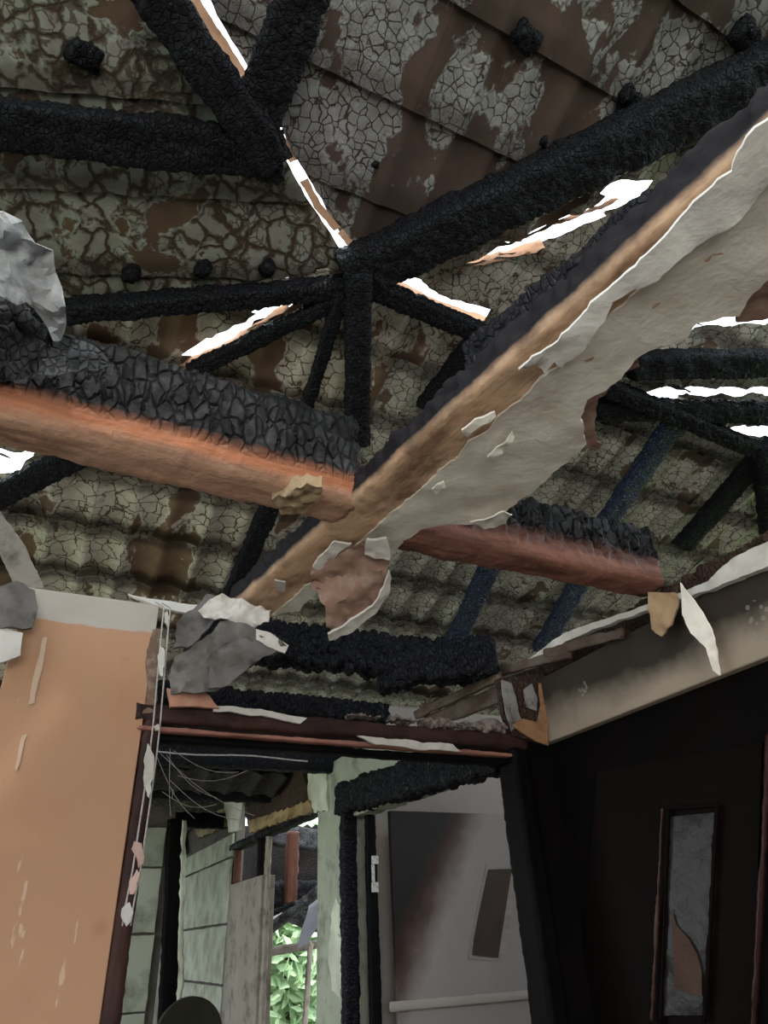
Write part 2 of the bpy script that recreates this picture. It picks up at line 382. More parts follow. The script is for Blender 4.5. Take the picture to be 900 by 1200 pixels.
def roof(name, o, a, b, n, clip3, holes3, mt, wave=.21, course=.37, nw=6, step=.028, amp=.026, warp=.012, seed=0.0, lift=None, rag=.03):
    M = Matrix((a, b, n)).transposed().to_4x4(); M.translation = o; Mi = M.inverted()
    root = empty(name, mat4=M); tag(root, kind='structure')
    f2 = lambda P: [((Mi@p).x, (Mi@p).y) for p in P]
    clip = f2(clip3); holes = [f2(h) for h in holes3]
    xs = [p[0] for p in clip]; ys = [p[1] for p in clip]
    Ls = wave*nw; c0, c1 = math.floor(min(ys)/course), math.ceil(max(ys)/course)
    na = nw*10; nb = 9
    def dens(poly, cl=True):
        out = []
        for k in range(len(poly)):
            p, q = V(poly[k]), V(poly[(k+1) % len(poly)]); m_ = max(1, int((q-p).length/.03))
            for t in range(m_):
                r = p.lerp(q, t/m_); z = V((r.x, r.y, seed))
                out.append((r.x+rag*(.7*noise.noise(z*6)+.6*noise.noise(z*23)), r.y+rag*(.7*noise.noise(z*6+V((5, 5, 5)))+.6*noise.noise(z*23+V((5, 5, 5))))))
        return out
    lines = [dens(clip)]+[dens(h) for h in holes]; dclip, dholes = lines[0], lines[1:]
    for ci in range(c0, c1):
        stag = (ci % 3)*wave*2
        s0, s1 = math.floor((min(xs)-stag)/Ls), math.ceil((max(xs)-stag)/Ls)
        for si in range(s0, s1):
            A0 = si*Ls+stag; tilt = random.uniform(-.003, .003); lf = random.uniform(0, .005); B0 = ci*course
            A1 = A0+Ls+.05; B1 = B0+course*1.2
            def hf(A, B):
                ph = A/wave % 1.0; bb = B-B0
                h = amp*(abs(math.sin(math.pi*ph))**.8)+step*(1-max(0, bb)/course)+lf+tilt*((A-A0)/Ls-.5)
                p = V((A, B, seed))
                if bb < -.001: h -= step-.008
                return h+warp*fbm(p*2.2, 2)+.004*noise.noise(p*18)
            gx = [A0+(A1-A0)*i/na for i in range(na+1)]; gy = [B0-.004]+[B0+(B1-B0)*k/nb for k in range(nb+1)]
            keep = {(x, y): inside((x, y), dclip) and not any(inside((x, y), h) for h in dholes) for x in gx for y in gy}
            near = any(A0-.03 < x < A1+.03 and B0-.03 < y < B1+.03 for ln in lines for x, y in ln)
            if not any(keep.values()) and not near: continue
            if all(keep.values()) and not near:
                W_ = na+1; v2 = [(x, y) for y in gy for x in gx]
                fs = [(j*W_+i, j*W_+i+1, (j+1)*W_+i+1, (j+1)*W_+i) for j in range(len(gy)-1) for i in range(na)]
            else:
                pv = [V((x, y)) for y in gy for x in gx]; ed = []; rc_ = [0, na, (nb+2)*(na+1)-1, (nb+1)*(na+1)]
                for q in range(4): ed.append((rc_[q], rc_[(q+1) % 4]))
                for ln in lines:
                    for k in range(len(ln)):
                        p, q = ln[k], ln[(k+1) % len(ln)]
                        if min(p[0], q[0]) > A1 or max(p[0], q[0]) < A0 or min(p[1], q[1]) > B1 or max(p[1], q[1]) < B0: continue
                        ed.append((len(pv), len(pv)+1)); pv += [V(p), V(q)]
                r = geometry.delaunay_2d_cdt(pv, ed, [], 0, 1e-5); v2 = [(p.x, p.y) for p in r[0]]; fs = []
                for f in r[2]:
                    cx = sum(v2[k][0] for k in f)/len(f); cy = sum(v2[k][1] for k in f)/len(f)
                    if A0 <= cx <= A1 and B0-.004 <= cy <= B1 and inside((cx, cy), dclip) and not any(inside((cx, cy), h) for h in dholes): fs.append(tuple(f))
            if len(fs) < 6: continue
            used = sorted({k for f in fs for k in f}); mp = {k: i for i, k in enumerate(used)}
            me = bpy.data.meshes.new('roof_sheet'); me.from_pydata([(v2[k][0], v2[k][1], hf(*v2[k])) for k in used], [], [tuple(mp[k] for k in f) for f in fs]); me.update()
            me.materials.append(mt(A0, B0) if callable(mt) else mt); me.polygons.foreach_set('use_smooth', [True]*len(me.polygons))
            ob = bpy.data.objects.new('roof_sheet', me); COL.objects.link(ob); ob.parent = root
    return root

Lp = r3(-160, 410); Rp = r3(1060, 0)
slit4 = [r3(*p) for p in ((548, 312), (600, 290), (655, 264), (705, 238), (735, 216), (775, 214), (762, 234), (735, 246), (700, 262), (655, 284), (600, 303))]
slit3 = [r3(*p) for p in ((440, 322), (470, 317), (520, 352), (580, 368), (572, 386), (520, 370), (470, 345))]
slit2 = [r3(*p) for p in ((212, 424), (262, 392), (320, 362), (352, 350), (345, 362), (300, 385), (240, 426))]
slit5 = [r3(*p) for p in ((812, 380), (960, 360), (960, 376), (812, 391))]
slit5b = [r3(*p) for p in ((750, 464), (780, 455), (812, 460), (860, 462), (960, 456), (960, 463), (860, 469), (800, 470), (770, 474))]
slit6 = [r3(*p) for p in ((-60, 545), (20, 535), (48, 535), (15, 556), (-60, 575))]
slit7 = [r3(*p) for p in ((848, 510), (875, 502), (960, 506), (960, 516), (880, 516))]
slit8 = [r3(*p) for p in ((583, 399), (612, 394), (612, 401), (588, 404))]
clip3 = [Lp, N3, Rp, V((5.3, Rp.y, 0)), V((5.3, EV+.3, 0)), V((-3, EV+.3, 0)), V((-3, Lp.y+.6, 0))]
def onr3(p): return V((p.x, p.y, EZ+SL*(EV-p.y)))
clip3 = [onr3(p) for p in clip3]
# the far slope: weathered sheets left of the king post line, grey ones to the right
xm = N3.x+.12
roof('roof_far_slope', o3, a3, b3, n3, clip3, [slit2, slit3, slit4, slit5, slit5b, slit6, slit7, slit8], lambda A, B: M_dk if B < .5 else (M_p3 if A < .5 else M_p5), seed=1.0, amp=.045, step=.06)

# near left slope P1 and near right slope P2 meet along the open hip line N - Hh
Hh = far(208, -20, 3.15); H1 = V(Hh)
def slope(name, p, q, r, rowA, rowB, clip_px, holes_px, mt, **k):
    n = (q-p).cross(r-p).normalized()
    if n.z < 0: n = -n
    pa, pb = atp(*rowA, p, n), atp(*rowB, p, n); a = (pb-pa).normalized(); b = n.cross(a).normalized()
    f = lambda P: [atp(x, y, p, n) for x, y in P]
    roof(name, p, a, b, n, f(clip_px), [f(h) for h in holes_px], mt, **k); return n
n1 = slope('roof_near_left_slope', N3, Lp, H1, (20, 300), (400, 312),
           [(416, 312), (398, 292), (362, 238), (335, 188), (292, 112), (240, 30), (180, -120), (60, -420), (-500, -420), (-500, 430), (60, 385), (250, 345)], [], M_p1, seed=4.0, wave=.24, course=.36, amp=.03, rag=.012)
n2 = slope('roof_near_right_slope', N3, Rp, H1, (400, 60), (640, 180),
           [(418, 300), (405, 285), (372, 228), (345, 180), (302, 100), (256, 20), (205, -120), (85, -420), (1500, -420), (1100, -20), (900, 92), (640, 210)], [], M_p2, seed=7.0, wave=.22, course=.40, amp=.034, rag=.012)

# the rear of the roof, behind and above the viewer
tag(plate('roof_rear', [V((-3.2, -3.2, 2.66)), V((5.3, -3.2, 2.66)), V((5.3, -.2, 4.15)), V((-3.2, -.2, 4.15))], .03, M_p3, None, jit=0, warp=.02, res=.3, n=V((0, .3, -1)).normalized()), kind='structure')

# torn sheet edges turned up outside the gaps, lit by the sky
def lip(px_pts, lift, label, seed, off=.0):
    base = [r3(*p)+n3*(.02+off) for p in px_pts]
    o = plate('torn_sheet', base+[p+V((0, .01, lift*random.uniform(.85, 1.1))) for p in reversed(base)], .002, M_peach, jit=.010, step=.015, warp=.012, res=.02, seed=seed)
    tag(o, label, 'roof sheet'); return o
lip([(436, 346), (470, 352), (520, 378), (582, 396)], .17, 'bare peach-coloured torn roof sheet edge right of the king post', 1)
lip([(205, 440), (262, 412), (312, 380), (338, 362)], .07, 'pale torn sheet edge in the slit above the left strut', 2)
lip([(540, 318), (600, 306), (640, 292)], .09, 'pinkish torn sheet edge at the left end of the bright slit', 3)
lip([(596, 290), (660, 262), (728, 236)], .035, 'thin pink sheet rib crossing the bright slit', 4)
hp = [(222, 0), (258, 62), (284, 105), (290, 118)]
def hlip(pp, lift, label, seed, w=10):
    a = [atp(x, y, N3, n1)+n1*.012 for x, y in pp]; b = [atp(x+w, y-3, N3, n1)+n1*lift for x, y in reversed(pp)]
    tag(plate('hip_flashing', a+b, .002, M_peach, jit=.006, step=.015, warp=.006, res=.02, seed=seed), label, 'flashing', 'hip flashing left in the open joint')
hlip([(213, -5), (236, 32), (262, 72), (284, 108)], .05, 'pale bent flashing in the hip joint above the upper rafter crossing', 6, 16)
hlip([(306, 140), (322, 165), (340, 192)], .03, 'short peach flashing strip just below the upper rafter crossing', 7, 12)
hlip([(352, 214), (368, 244), (392, 272)], .02, 'pale flashing strip midway down the hip joint', 8, 9)
hlip([(396, 274), (408, 290), (420, 302)], .03, 'small orange flashing tip just above the ridge node', 9, 7)

# ------------------------------------------------------------------ charred roof timbers
def q3(px, py, below=.07): return r3(px, py, below)
def q1(px, py, below=.06): return atp(px, py, N3-n1*below, n1)
def q2(px, py, below=.06): return atp(px, py, N3-n2*below, n2)
def T(name, p0, p1, w, h, label, mt=None, cat='beam', group=None, up=n3, **k):
    o = timber(name, p0, p1, w, h, mt or M_char, up=up, seed=random.uniform(0, 9), **k); tag(o, label, cat, group); return o
T('hip_rafter', q3(405, 326, .08), q3(1010, 30, .10), .24, .24, 'massive charred rafter rising from the ridge node to the top right', depth=.010, wob=.014, cell=.04)
T('ridge_beam', q3(425, 335, .08), q3(40, 368, .10), .10, .16, 'charred ridge timber running left from the node below the round stubs', M_char, depth=.012, cell=.024, wob=.008)
T('valley_rafter', q3(420, 330, .12), q3(905, 535, .10), .11, .15, 'charred rafter descending right from the node and passing behind the big tie beam', depth=.012, cell=.026)
T('roof_strut', q3(408, 345, .12), q3(222, 436, .12), .08, .10, 'charred strut under the slit, slanting down left from the node', depth=.009, cell=.02)
T('king_post', q3(419, 322, .18), q3(419, 520, .30), .13, .12, 'upright charred king post below the ridge node', depth=.009, cell=.024, cat='post')
T('roof_strut', q3(400, 345, .16), q3(352, 500, .16), .07, .09, 'thin charred strut just left of the king post', depth=.008, cell=.02)
T('upper_rafter', q1(172, -25, .10), q1(322, 192, .10), .17, .15, 'charred timber along the hip joint at the top left', up=n1, wob=.014)
T('upper_rafter', q1(362, -30, .10), q1(288, 178, .09), .19, .13, 'charred rafter coming down from the top edge to the crossing', up=n1, wob=.016, depth=.012, cell=.035)
T('upper_purlin', q1(-60, 140, .09), q1(330, 182, .09), .19, .12, 'long level charred purlin across the upper left sheets', up=n1, wob=.016, depth=.012)
for k, (x, y) in enumerate(((152, 318), (236, 313), (312, 312))):
    p = q1(x, y, .03)
    T('batten_stub', p-V((0, 0, .03)), p+V((.02, .03, .05)), .075, .075, ('leftmost', 'middle', 'rightmost')[k]+' of the three round charred stubs above the ridge timber', cat='stub', group='charred stubs above the ridge timber', up=V((0, 1, 0)), sq=2.2)
for k, (x, y, r, lb) in enumerate(((616, 38, .10, 'ragged black char patch near the top edge of the brown sheets'), (738, 108, .09, 'round black char lump above the massive rafter'), (640, 163, .05, 'small black char lump beside the massive rafter'), (872, 36, .12, 'black char lump at the top right corner of the sheets'), (94, 60, .09, 'dark char lump on the sheets at the upper left'), (440, 190, .03, 'tiny char lump on the brown sheets above the node'))):
    p = q2(x, y, .005) if k != 4 else q1(x, y, .005)
    T('char_lump', p-V((.35*r, 0, .02)), p+V((.65*r, .03, .02)), r, r*.7, lb, cat='char lump', up=n2, sq=2.4, wob=.02)
# rafters of the far slope, along the fall of the roof
def rafter(x0, y0, x1, y1, w, label, mt=M_char, **k):
    T('common_rafter', q3(x0, y0, .06), q3(x1, y1, .06), w, .09, label, mt, 'rafter', 'charred rafters of the far roof slope', **k)
rafter(522, 775, 585, 640, .15, 'wet charred rafter with a painted blue glint between two sheet fields under the brown beam', M_charblue)
rafter(635, 760, 695, 655, .16, 'bluish charred rafter under the right end of the brown beam', M_charblue)
rafter(712, 610, 790, 495, .15, 'charred rafter above the brown beam, crossing the grey sheets', M_charblue)
rafter(800, 640, 895, 530, .17, 'charred rafter right of the last grey sheets')
rafter(262, 720, 318, 590, .12, 'charred rafter right of the low wavy sheets at left')
rafter(-40, 600, 95, 532, .14, 'charred rafter stub at the left edge below the tie beam')
rafter(500, 480, 560, 400, .15, 'charred rafter stub against the upper side of the diagonal beam')
T('right_purlin', q3(742, 428, .10), q3(980, 424, .10), .16, .14, 'upper level charred purlin at the right edge', wob=.012)
T('right_purlin', q3(700, 478, .08), q3(980, 486, .08), .13, .13, 'lower level charred purlin at the right edge', wob=.012)
T('right_post', q3(893, 520, .12), q3(905, 640, .12), .14, .14, 'charred post at the right edge above the bulkhead', cat='post', wob=.012)
T('charred_plate', V((.55, 3.3, 2.83)), V((2.3, 3.3, 2.86)), .16, .26, 'thick deeply cracked charred wall plate above the doorway', depth=.03, cell=.055, wob=.02, cat='beam', up=V((0, 0, 1)))
T('charred_plate', V((.35, 4.0, 2.74)), V((2.0, 4.05, 2.75)), .14, .14, 'thin charred plate behind the cracked one above the doorway', depth=.02, cell=.04, wob=.015, cat='beam', up=V((0, 0, 1)))
T('charred_plate', V((1.5, 3.1, 2.66)), V((2.0, 2.75, 2.70)), .14, .2, 'burnt timber heap where the doorway head meets the bulkhead', depth=.02, cell=.04, wob=.03, cat='beam', up=V((0, 0, 1)))

# ------------------------------------------------------------------ tie beams
zb = 2.65
M_t1 = burn_beam_mat('tie_beam_burnt', -.20, .01, ((.50, .30, .205), (.38, .215, .15), (.15, .075, .05)), ((.44, .175, .09), (.28, .105, .055)))
def t1char(X, Y, Z): return max(.05, min(1, (Z+.12)/.08))
f0 = at(100, 487, 'z', zb); r0 = at(100, 538, 'z', zb)
t1 = timber('tie_beam', V((-1.6, 1.60, 2.83)), V((.73, 1.70, 2.83)), .19, .36, M_t1, res=.012, cell=.05, depth=.018, wob=.016, char=t1char, sq=5, seed=3)
tag(t1, 'large tie beam at left, charred on top with raw orange wood below', 'beam')
M_t2 = burn_beam_mat('brown_tie_beam', -.12, .08, ((.26, .115, .08), (.17, .075, .055), (.04, .02, .016)), ((.12, .05, .035), (.07, .028, .02)), ash=.7)
t2 = timber('tie_beam', V((.95, 1.80, 2.80)), V((2.13, 1.80, 2.80)), .16, .30, M_t2, res=.012, cell=.045, depth=.024, wob=.02, char=t1char, sq=5, seed=5)
tag(t2, 'red-brown tie beam at right with thick ash-flecked char on top', 'beam')
# diagonal beam
def Dp(px, py, z=zb): return at(px, py, 'z', z)
la, lb_ = Dp(280, 705), Dp(905, 145)
ax = (lb_-la); ax.z = 0; ax.normalize(); side = V((-ax.y, ax.x, 0))
if side.dot(V((1, 0, 0))) < 0: side = -side
WD = .19
M_diag = None
def diag_mat():
    s = NT('diagonal_beam_wood', .65, .3)
    sep = s.n('ShaderNodeSeparateXYZ', {0: s.tc}).outputs
    g = s.noise(1.0, 5, s.map((3, 34, 34)), .6, .3)
    c = s.mix(s.ramp(g, [(.3, 0.0), (.7, 1.0)]), (.66, .44, .29), (.52, .33, .21))
    c = s.mix(s.ramp(s.noise(5, 6, s.map((1, 2, 2)), .65), [(.5, 0.0), (.68, .8)]), c, (.16, .08, .05))
    z = s.math('ADD', sep[2], s.math('MULTIPLY', s.math('SUBTRACT', s.noise(14, 4), .5), .03))
    c = s.mix(s.ramp(z, [(.0, 0.0), (.001, 0.0)]), c, c)
    t = s.n('ShaderNodeMapRange', {0: z, 1: -.055, 2: -.025}).outputs[0]
    c = s.mix(t, c, (.012, .010, .012))
    s.bump(s.math('ADD', g, s.noise(30, 4)), .004, .8)
    return s.out(c)
M_diag = diag_mat()
c0 = la-ax*.1+side*WD/2+V((0, 0, .06)); c1 = lb_+ax*.5+side*WD/2+V((0, 0, .06))
tag(timber('diagonal_beam', c0, c1, WD, .12, M_diag, res=.014, cell=.05, depth=.012, wob=.012, char=lambda X, Y, Z: 1.0 if Z > -.02 else .05, sq=9, seed=8),
    'big diagonal beam overhead, tan wood below and charred on its left flank', 'beam')

T('charred_joist', at(560, 432, 'z', 2.86), at(990, 92, 'z', 2.90), .13, .15, 'charred joist lying along the upper flank of the diagonal beam', cat='beam', up=V((0, 0, 1)), wob=.02)
M_pl = plaster_mat('old_ceiling_plaster', (.80, .75, .67), (.72, .66, .58), (.52, .43, .34), .35, 2.6, .007)
M_plw = plaster_mat('pale_plaster_skim', (.60, .57, .53), (.52, .485, .45), (.33, .29, .25), .3, 4, .006)
M_paper = plaster_mat('brown_board_paper', (.30, .185, .14), (.22, .13, .10), (.48, .38, .31), .3, 5, .008)
M_grey = plaster_mat('grey_sooted_board', (.17, .155, .145), (.11, .10, .095), (.05, .045, .043), .4, 6, .006)
M_edge = plaster_mat('white_gypsum_core', (.60, .56, .52), (.50, .46, .42), (.34, .28, .23), .25, 12, .006)

cp = empty('ceiling_plaster', Dp(650, 500)); tag(cp, 'large torn sheet of cream ceiling plaster under the diagonal beam', 'plaster')
board = [(318, 722), (420, 637), (520, 548), (640, 440), (700, 385), (790, 300), (870, 200), (935, 110), (985, 160), (960, 270), (905, 325), (880, 345), (868, 372), (815, 380), (800, 402), (752, 414), (728, 442), (690, 470), (682, 492), (688, 520), (662, 545), (640, 562), (620, 580), (590, 600), (556, 614), (520, 616), (494, 622), (466, 640), (452, 668), (420, 648), (350, 716)]
plate('board', [Dp(x, y, zb-.004) for x, y in board], .013, M_pl, cp, jit=.012, step=.014, warp=.006, res=.03, n=V((0, 0, -1)), seed=1)
skim = [(610, 432), (622, 422), (655, 398), (700, 352), (752, 306), (800, 258), (850, 200), (900, 140), (945, 105), (960, 180), (900, 215), (860, 262), (800, 300), (770, 330), (720, 352), (706, 375), (690, 400), (660, 432), (650, 424), (640, 438), (628, 428)]
o = plate('skim_coat', [Dp(x, y, zb-.022) for x, y in skim], .006, plaster_mat('skim_coat_pale', (.86, .83, .79), (.80, .76, .71), (.5, .45, .4), .3, 3, .006), cp, jit=.012, step=.014, warp=.008, res=.03, n=V((0, 0, -1)), seed=2); tag(o, 'paler skim coat layer')
for k, pts in enumerate((((552, 612), (590, 600), (600, 606), (588, 617), (568, 619)), ((538, 503), (558, 494), (580, 486), (582, 490), (562, 500), (546, 512)), ((572, 536), (588, 522), (600, 508), (603, 513), (590, 530)), ((505, 575), (520, 566), (524, 570), (510, 580)))):
    plate('loose_flake', [Dp(x, y, zb-.03) for x, y in pts], .005, M_pl, cp, jit=.010, step=.008, warp=.014, res=.012, n=V((.1, .1, -1)).normalized(), seed=k)
o = plate('torn_paper', [Dp(x, y, zb+.05) for x, y in ((748, 405), (752, 432), (720, 446), (700, 468), (698, 505), (704, 530), (686, 528), (676, 505), (672, 475), (700, 440), (725, 415))], .006, M_paper, cp, jit=.008, step=.014, warp=.015, res=.02, seed=4); tag(o, 'brown paper backing curled at the torn edge')
o = plate('torn_paper', [Dp(x, y, zb+.03) for x, y in ((862, 380), (878, 335), (915, 300), (960, 300), (950, 380), (900, 372))], .006, M_paper, cp, jit=.008, step=.014, warp=.015, res=.02, seed=9); tag(o, 'brown paper backing showing past the right edge')

# torn flap hanging at mid-beam
fl = empty('torn_flap', Dp(410, 690)); tag(fl, 'torn brown paper flap with white edges hanging from the diagonal beam', 'flap')
fpts = [(366, 662, 2.62), (392, 650, 2.62), (425, 634, 2.62), (452, 634, 2.61), (456, 655, 2.58), (452, 690, 2.53), (436, 716, 2.48), (404, 742, 2.42), (386, 748, 2.42), (382, 712, 2.48), (364, 690, 2.56)]
plate('paper_face', [Dp(x, y, z) for x, y, z in fpts], .006, M_paper, fl, jit=.008, step=.012, warp=.03, res=.018, seed=3, wf=12)
for k, q in enumerate(([(428, 634, 2.605), (452, 632, 2.60), (456, 656, 2.57), (440, 654, 2.585), (428, 650, 2.60)], [(386, 750, 2.41), (384, 742, 2.42), (404, 734, 2.43), (436, 712, 2.47), (450, 686, 2.52), (456, 668, 2.55), (459, 676, 2.54), (454, 700, 2.50), (440, 720, 2.46), (412, 742, 2.42)],
                       [(366, 664, 2.61), (392, 636, 2.63), (412, 636, 2.63), (396, 648, 2.62), (378, 672, 2.60)])):
    plate('gypsum_edge', [Dp(x, y, z-.008) for x, y, z in q], .009, M_edge, fl, jit=.005, step=.008, warp=.01, res=.014, seed=5+k)
tag(plate('plaster_chip', [Dp(x, y, zb-.02) for x, y in ((322, 680), (334, 682), (334, 694), (324, 692))], .006, M_edge, None, jit=.003, step=.01, warp=.004, res=.02), 'small white chip stuck on the lower end of the diagonal beam', 'chip')
tag(plate('foam_lump', [at(x, y, 'z', 2.63) for x, y in ((318, 585), (360, 568), (378, 572), (374, 588), (352, 603), (330, 606))], .04, plaster_mat('yellowed_foam', (.40, .30, .19), (.28, .20, .12), (.15, .10, .06), .3, 14, .012), None, jit=.006, step=.012, warp=.014, res=.01, seed=2, wf=32), 'yellow crumbly foam lump under the right end of the left tie beam', 'foam')

# crumpled board debris between pier and doorway head
M_dust = plaster_mat('dusty_board_face', (.15, .135, .125), (.10, .09, .082), (.26, .24, .22), .3, 7, .006)
def D2(pts, v=2.45): return [at(p[0], p[1], 'v', p[2] if len(p) > 2 else v) for p in pts]
db = empty('fallen_board', at(270, 760, 'v', 2.5)); tag(db, 'crumpled grey plasterboard debris lodged between pier and diagonal beam', 'debris')
plate('board', D2([(198, 812, 2.5), (200, 780, 2.52), (232, 752, 2.48), (258, 728, 2.45), (290, 733, 2.38), (322, 745, 2.32), (338, 758, 2.3), (310, 766, 2.36), (282, 785, 2.42), (262, 806, 2.46), (230, 812, 2.48)]), .012, M_dust, db, jit=.012, warp=.045, res=.02, step=.014, seed=1)
plate('board', D2([(204, 760, 2.56), (206, 728, 2.56), (240, 700, 2.54), (262, 702, 2.52), (280, 724, 2.5), (252, 730, 2.52), (226, 752, 2.54)]), .012, M_grey, db, jit=.012, warp=.045, res=.02, step=.014, seed=2)
plate('torn_facing', D2([(232, 716, 2.48), (246, 700, 2.46), (262, 698, 2.44), (285, 702, 2.4), (318, 716, 2.35), (314, 728, 2.34), (296, 736, 2.38), (276, 730, 2.4), (252, 722, 2.42), (240, 724, 2.46)]), .006, M_edge, db, jit=.007, warp=.03, res=.014, step=.01, seed=3, wf=16)
plate('torn_facing', D2([(300, 737, 2.34), (318, 742, 2.31), (338, 756, 2.28), (334, 765, 2.28), (314, 757, 2.3), (300, 750, 2.33)]), .006, M_edge, db, jit=.004, warp=.01, res=.012, step=.01, seed=4)
plate('board', D2([(240, 776, 2.40), (262, 752, 2.38), (300, 742, 2.34), (330, 764, 2.31), (300, 775, 2.34), (268, 800, 2.38), (244, 806, 2.42)]), .01, M_grey, db, jit=.012, warp=.04, res=.02, step=.014, seed=6)

# ------------------------------------------------------------------ pier: corner bead, scraps at its top left
M_wire = plaster_mat('crusted_wire', (.50, .46, .43), (.36, .33, .31), (.18, .16, .15), .4, 30, .006)
cb = empty('corner_bead', at(190, 800, 'v', 2.58)); tag(cb, 'bent galvanised corner bead with plaster crumbs hanging beside the orange pier', 'corner bead')
path = [(186, 706), (196, 712), (193, 740), (190, 775), (187, 810), (184, 845), (180, 880), (176, 910), (171, 945), (165, 985), (160, 1020), (152, 1060), (148, 1085)]
pw = [at(x, y, 'v', 2.55+.004*i) for i, (x, y) in enumerate(path)]
for dx in (-.010, .010): 
    for i in range(len(pw)-1):
        pass
def tube(name, pts, r, mt, parent=None, ns=6):
    vs = []; fs = []
    for i, p in enumerate(pts):
        t = (pts[min(i+1, len(pts)-1)]-pts[max(i-1, 0)]).normalized(); u = t.cross(V((.3, .9, .2))).normalized(); v = t.cross(u)
        for k in range(ns): a = 2*math.pi*k/ns; vs.append(p+(u*math.cos(a)+v*math.sin(a))*r)
    for i in range(len(pts)-1):
        for k in range(ns): a = i*ns+k; b = i*ns+(k+1) % ns; fs.append((a, b, b+ns, a+ns))
    fs.append(tuple(range(ns))[::-1]); fs.append(tuple(range((len(pts)-1)*ns, len(pts)*ns)))
    o = pts[0].copy(); vs = [v-o for v in vs]
    return pyd(name, vs, fs, mt, parent, Matrix.Translation(o))
tube('edge_wire', [p+V((-.012, 0, 0)) for p in pw], .003, M_wire, cb)
tube('edge_wire', [p+V((.012, 0, 0)) for p in pw], .003, M_wire, cb)
mv, mf = [], []
for i in range(len(pw)-1):
    for k in range(10):
        if random.random() < .25: continue
        p = pw[i].lerp(pw[i+1], k/10); b = len(mv); z = random.uniform(-.004, .004)
        for dx, dz in ((-.014, 0), (.014, z), (.014, z+.0035), (-.014, .0035)): mv.append(p+V((dx, -.003, dz)))
        mf.append((b, b+1, b+2, b+3))
tag(pyd('mesh_strands', mv, mf, M_wire, cb), kind='stuff')
for k, (x, y, w, h) in enumerate(((189, 775, 7, 40), (184, 852, 9, 10), (174, 905, 14, 58), (163, 1000, 14, 34), (157, 1035, 15, 30), (150, 1070, 12, 24), (196, 725, 8, 20))):
    v = 2.55+.012*k*.6; rn = random.Random(k); cr_ = [at(x+w*.5*math.cos(a)*rn.uniform(.5, 1.15), y+h*.5*math.sin(a)*rn.uniform(.7, 1.2), 'v', v) for a in [6.283*i/9 for i in range(9)]]
    plate('plaster_crumb', cr_, .01, M_plw if k not in (3, 4) else plaster_mat('pink_plaster_%d' % k, (.60, .42, .36), (.5, .34, .29), (.4, .3, .26)), cb, jit=.010, step=.008, warp=.012, res=.012, seed=k)
for k, q in enumerate((((50, 748), (56, 746), (48, 790), (40, 824), (33, 826), (42, 780)), ((26, 862), (31, 860), (24, 890), (19, 905), (17, 900)))):
    tag(plate('paint_chip', [at(x, y, 'v', 2.594) for x, y in q], .004, plaster_mat('scraped_paint_%d' % k, (.56, .42, .32), (.48, .34, .25), (.4, .3, .22)), None, jit=.004, step=.01, warp=.003, res=.015, seed=k), ('long upper', 'short lower')[k]+' pale scraped streak near the left edge of the orange pier', 'plaster')
# flashing strip along pier top and scraps
tag(plate('ceiling_scrap', D2([(150, 696, 2.7), (205, 706, 2.66), (262, 712, 2.62), (245, 722, 2.62), (195, 714, 2.64)], 2.7), .01, M_plw, None, jit=.005, warp=.006, res=.02, seed=4), 'narrow pale strip of ceiling board lying along the pier top', 'plaster')
tag(plate('ceiling_scrap', D2([(-30, 690), (20, 682), (42, 690), (44, 712), (38, 735), (0, 738), (-40, 730)], 2.5), .015, M_grey, None, jit=.007, warp=.02, res=.02, seed=5), 'sooty grey plaster scrap left of the pier top', 'plaster')
tag(plate('ceiling_scrap', D2([(-40, 736), (0, 734), (26, 742), (24, 768), (0, 776), (-40, 774)], 2.5), .015, M_plw, None, jit=.004, warp=.008, res=.02, seed=6), 'pale plaster scrap with a square edge left of the orange pier', 'plaster')
M_bentmetal = plaster_mat('scorched_fascia', (.30, .27, .23), (.20, .17, .14), (.06, .05, .045), .4, 5, .006)
tag(plate('bent_strip', [at(x, y, 'v', 2.9) for x, y in ((-30, 560), (2, 600), (30, 640), (52, 690), (20, 690), (0, 650), (-30, 620))], .008, M_bentmetal, None, jit=.006, warp=.02, res=.03, seed=8), 'bent scorched metal strip at the left edge above the pier', 'metal strip')
box('wall_stub', (-.62, 3.1, 0), (-.36, 3.2, 2.3), M_dim)['kind'] = 'structure'

# hanging pale insulation at the far left, near the camera
M_ins = plaster_mat('grey_white_insulation', (.42, .43, .44), (.26, .27, .285), (.14, .14, .145), .5, 7, .014)
Dd = 1.75
tag(plate('insulation_scrap', [far(x, y, Dd+dz) for x, y, dz in ((-60, 240, 0), (5, 252, 0), (28, 260, 0), (50, 285, .0), (68, 298, 0), (66, 322, .03), (76, 352, .05), (81, 378, .06), (74, 404, .08), (62, 398, .08), (46, 372, .06), (28, 350, .03), (8, 345, 0), (-60, 350, 0))], .02, M_ins, None, jit=.016, warp=.07, res=.014, seed=3, wf=11),
    'torn grey-white insulation hanging at the left edge above the tie beam', 'insulation')
tag(plate('insulation_scrap', [far(x, y, 1.95) for x, y in ((-80, 330), (10, 345), (60, 385), (110, 405), (130, 430), (60, 440), (-80, 450))], .05, M_charash, None, jit=.012, warp=.06, res=.02, seed=12, wf=9),
    'dark ash-covered insulation heap on top of the left tie beam', 'insulation')

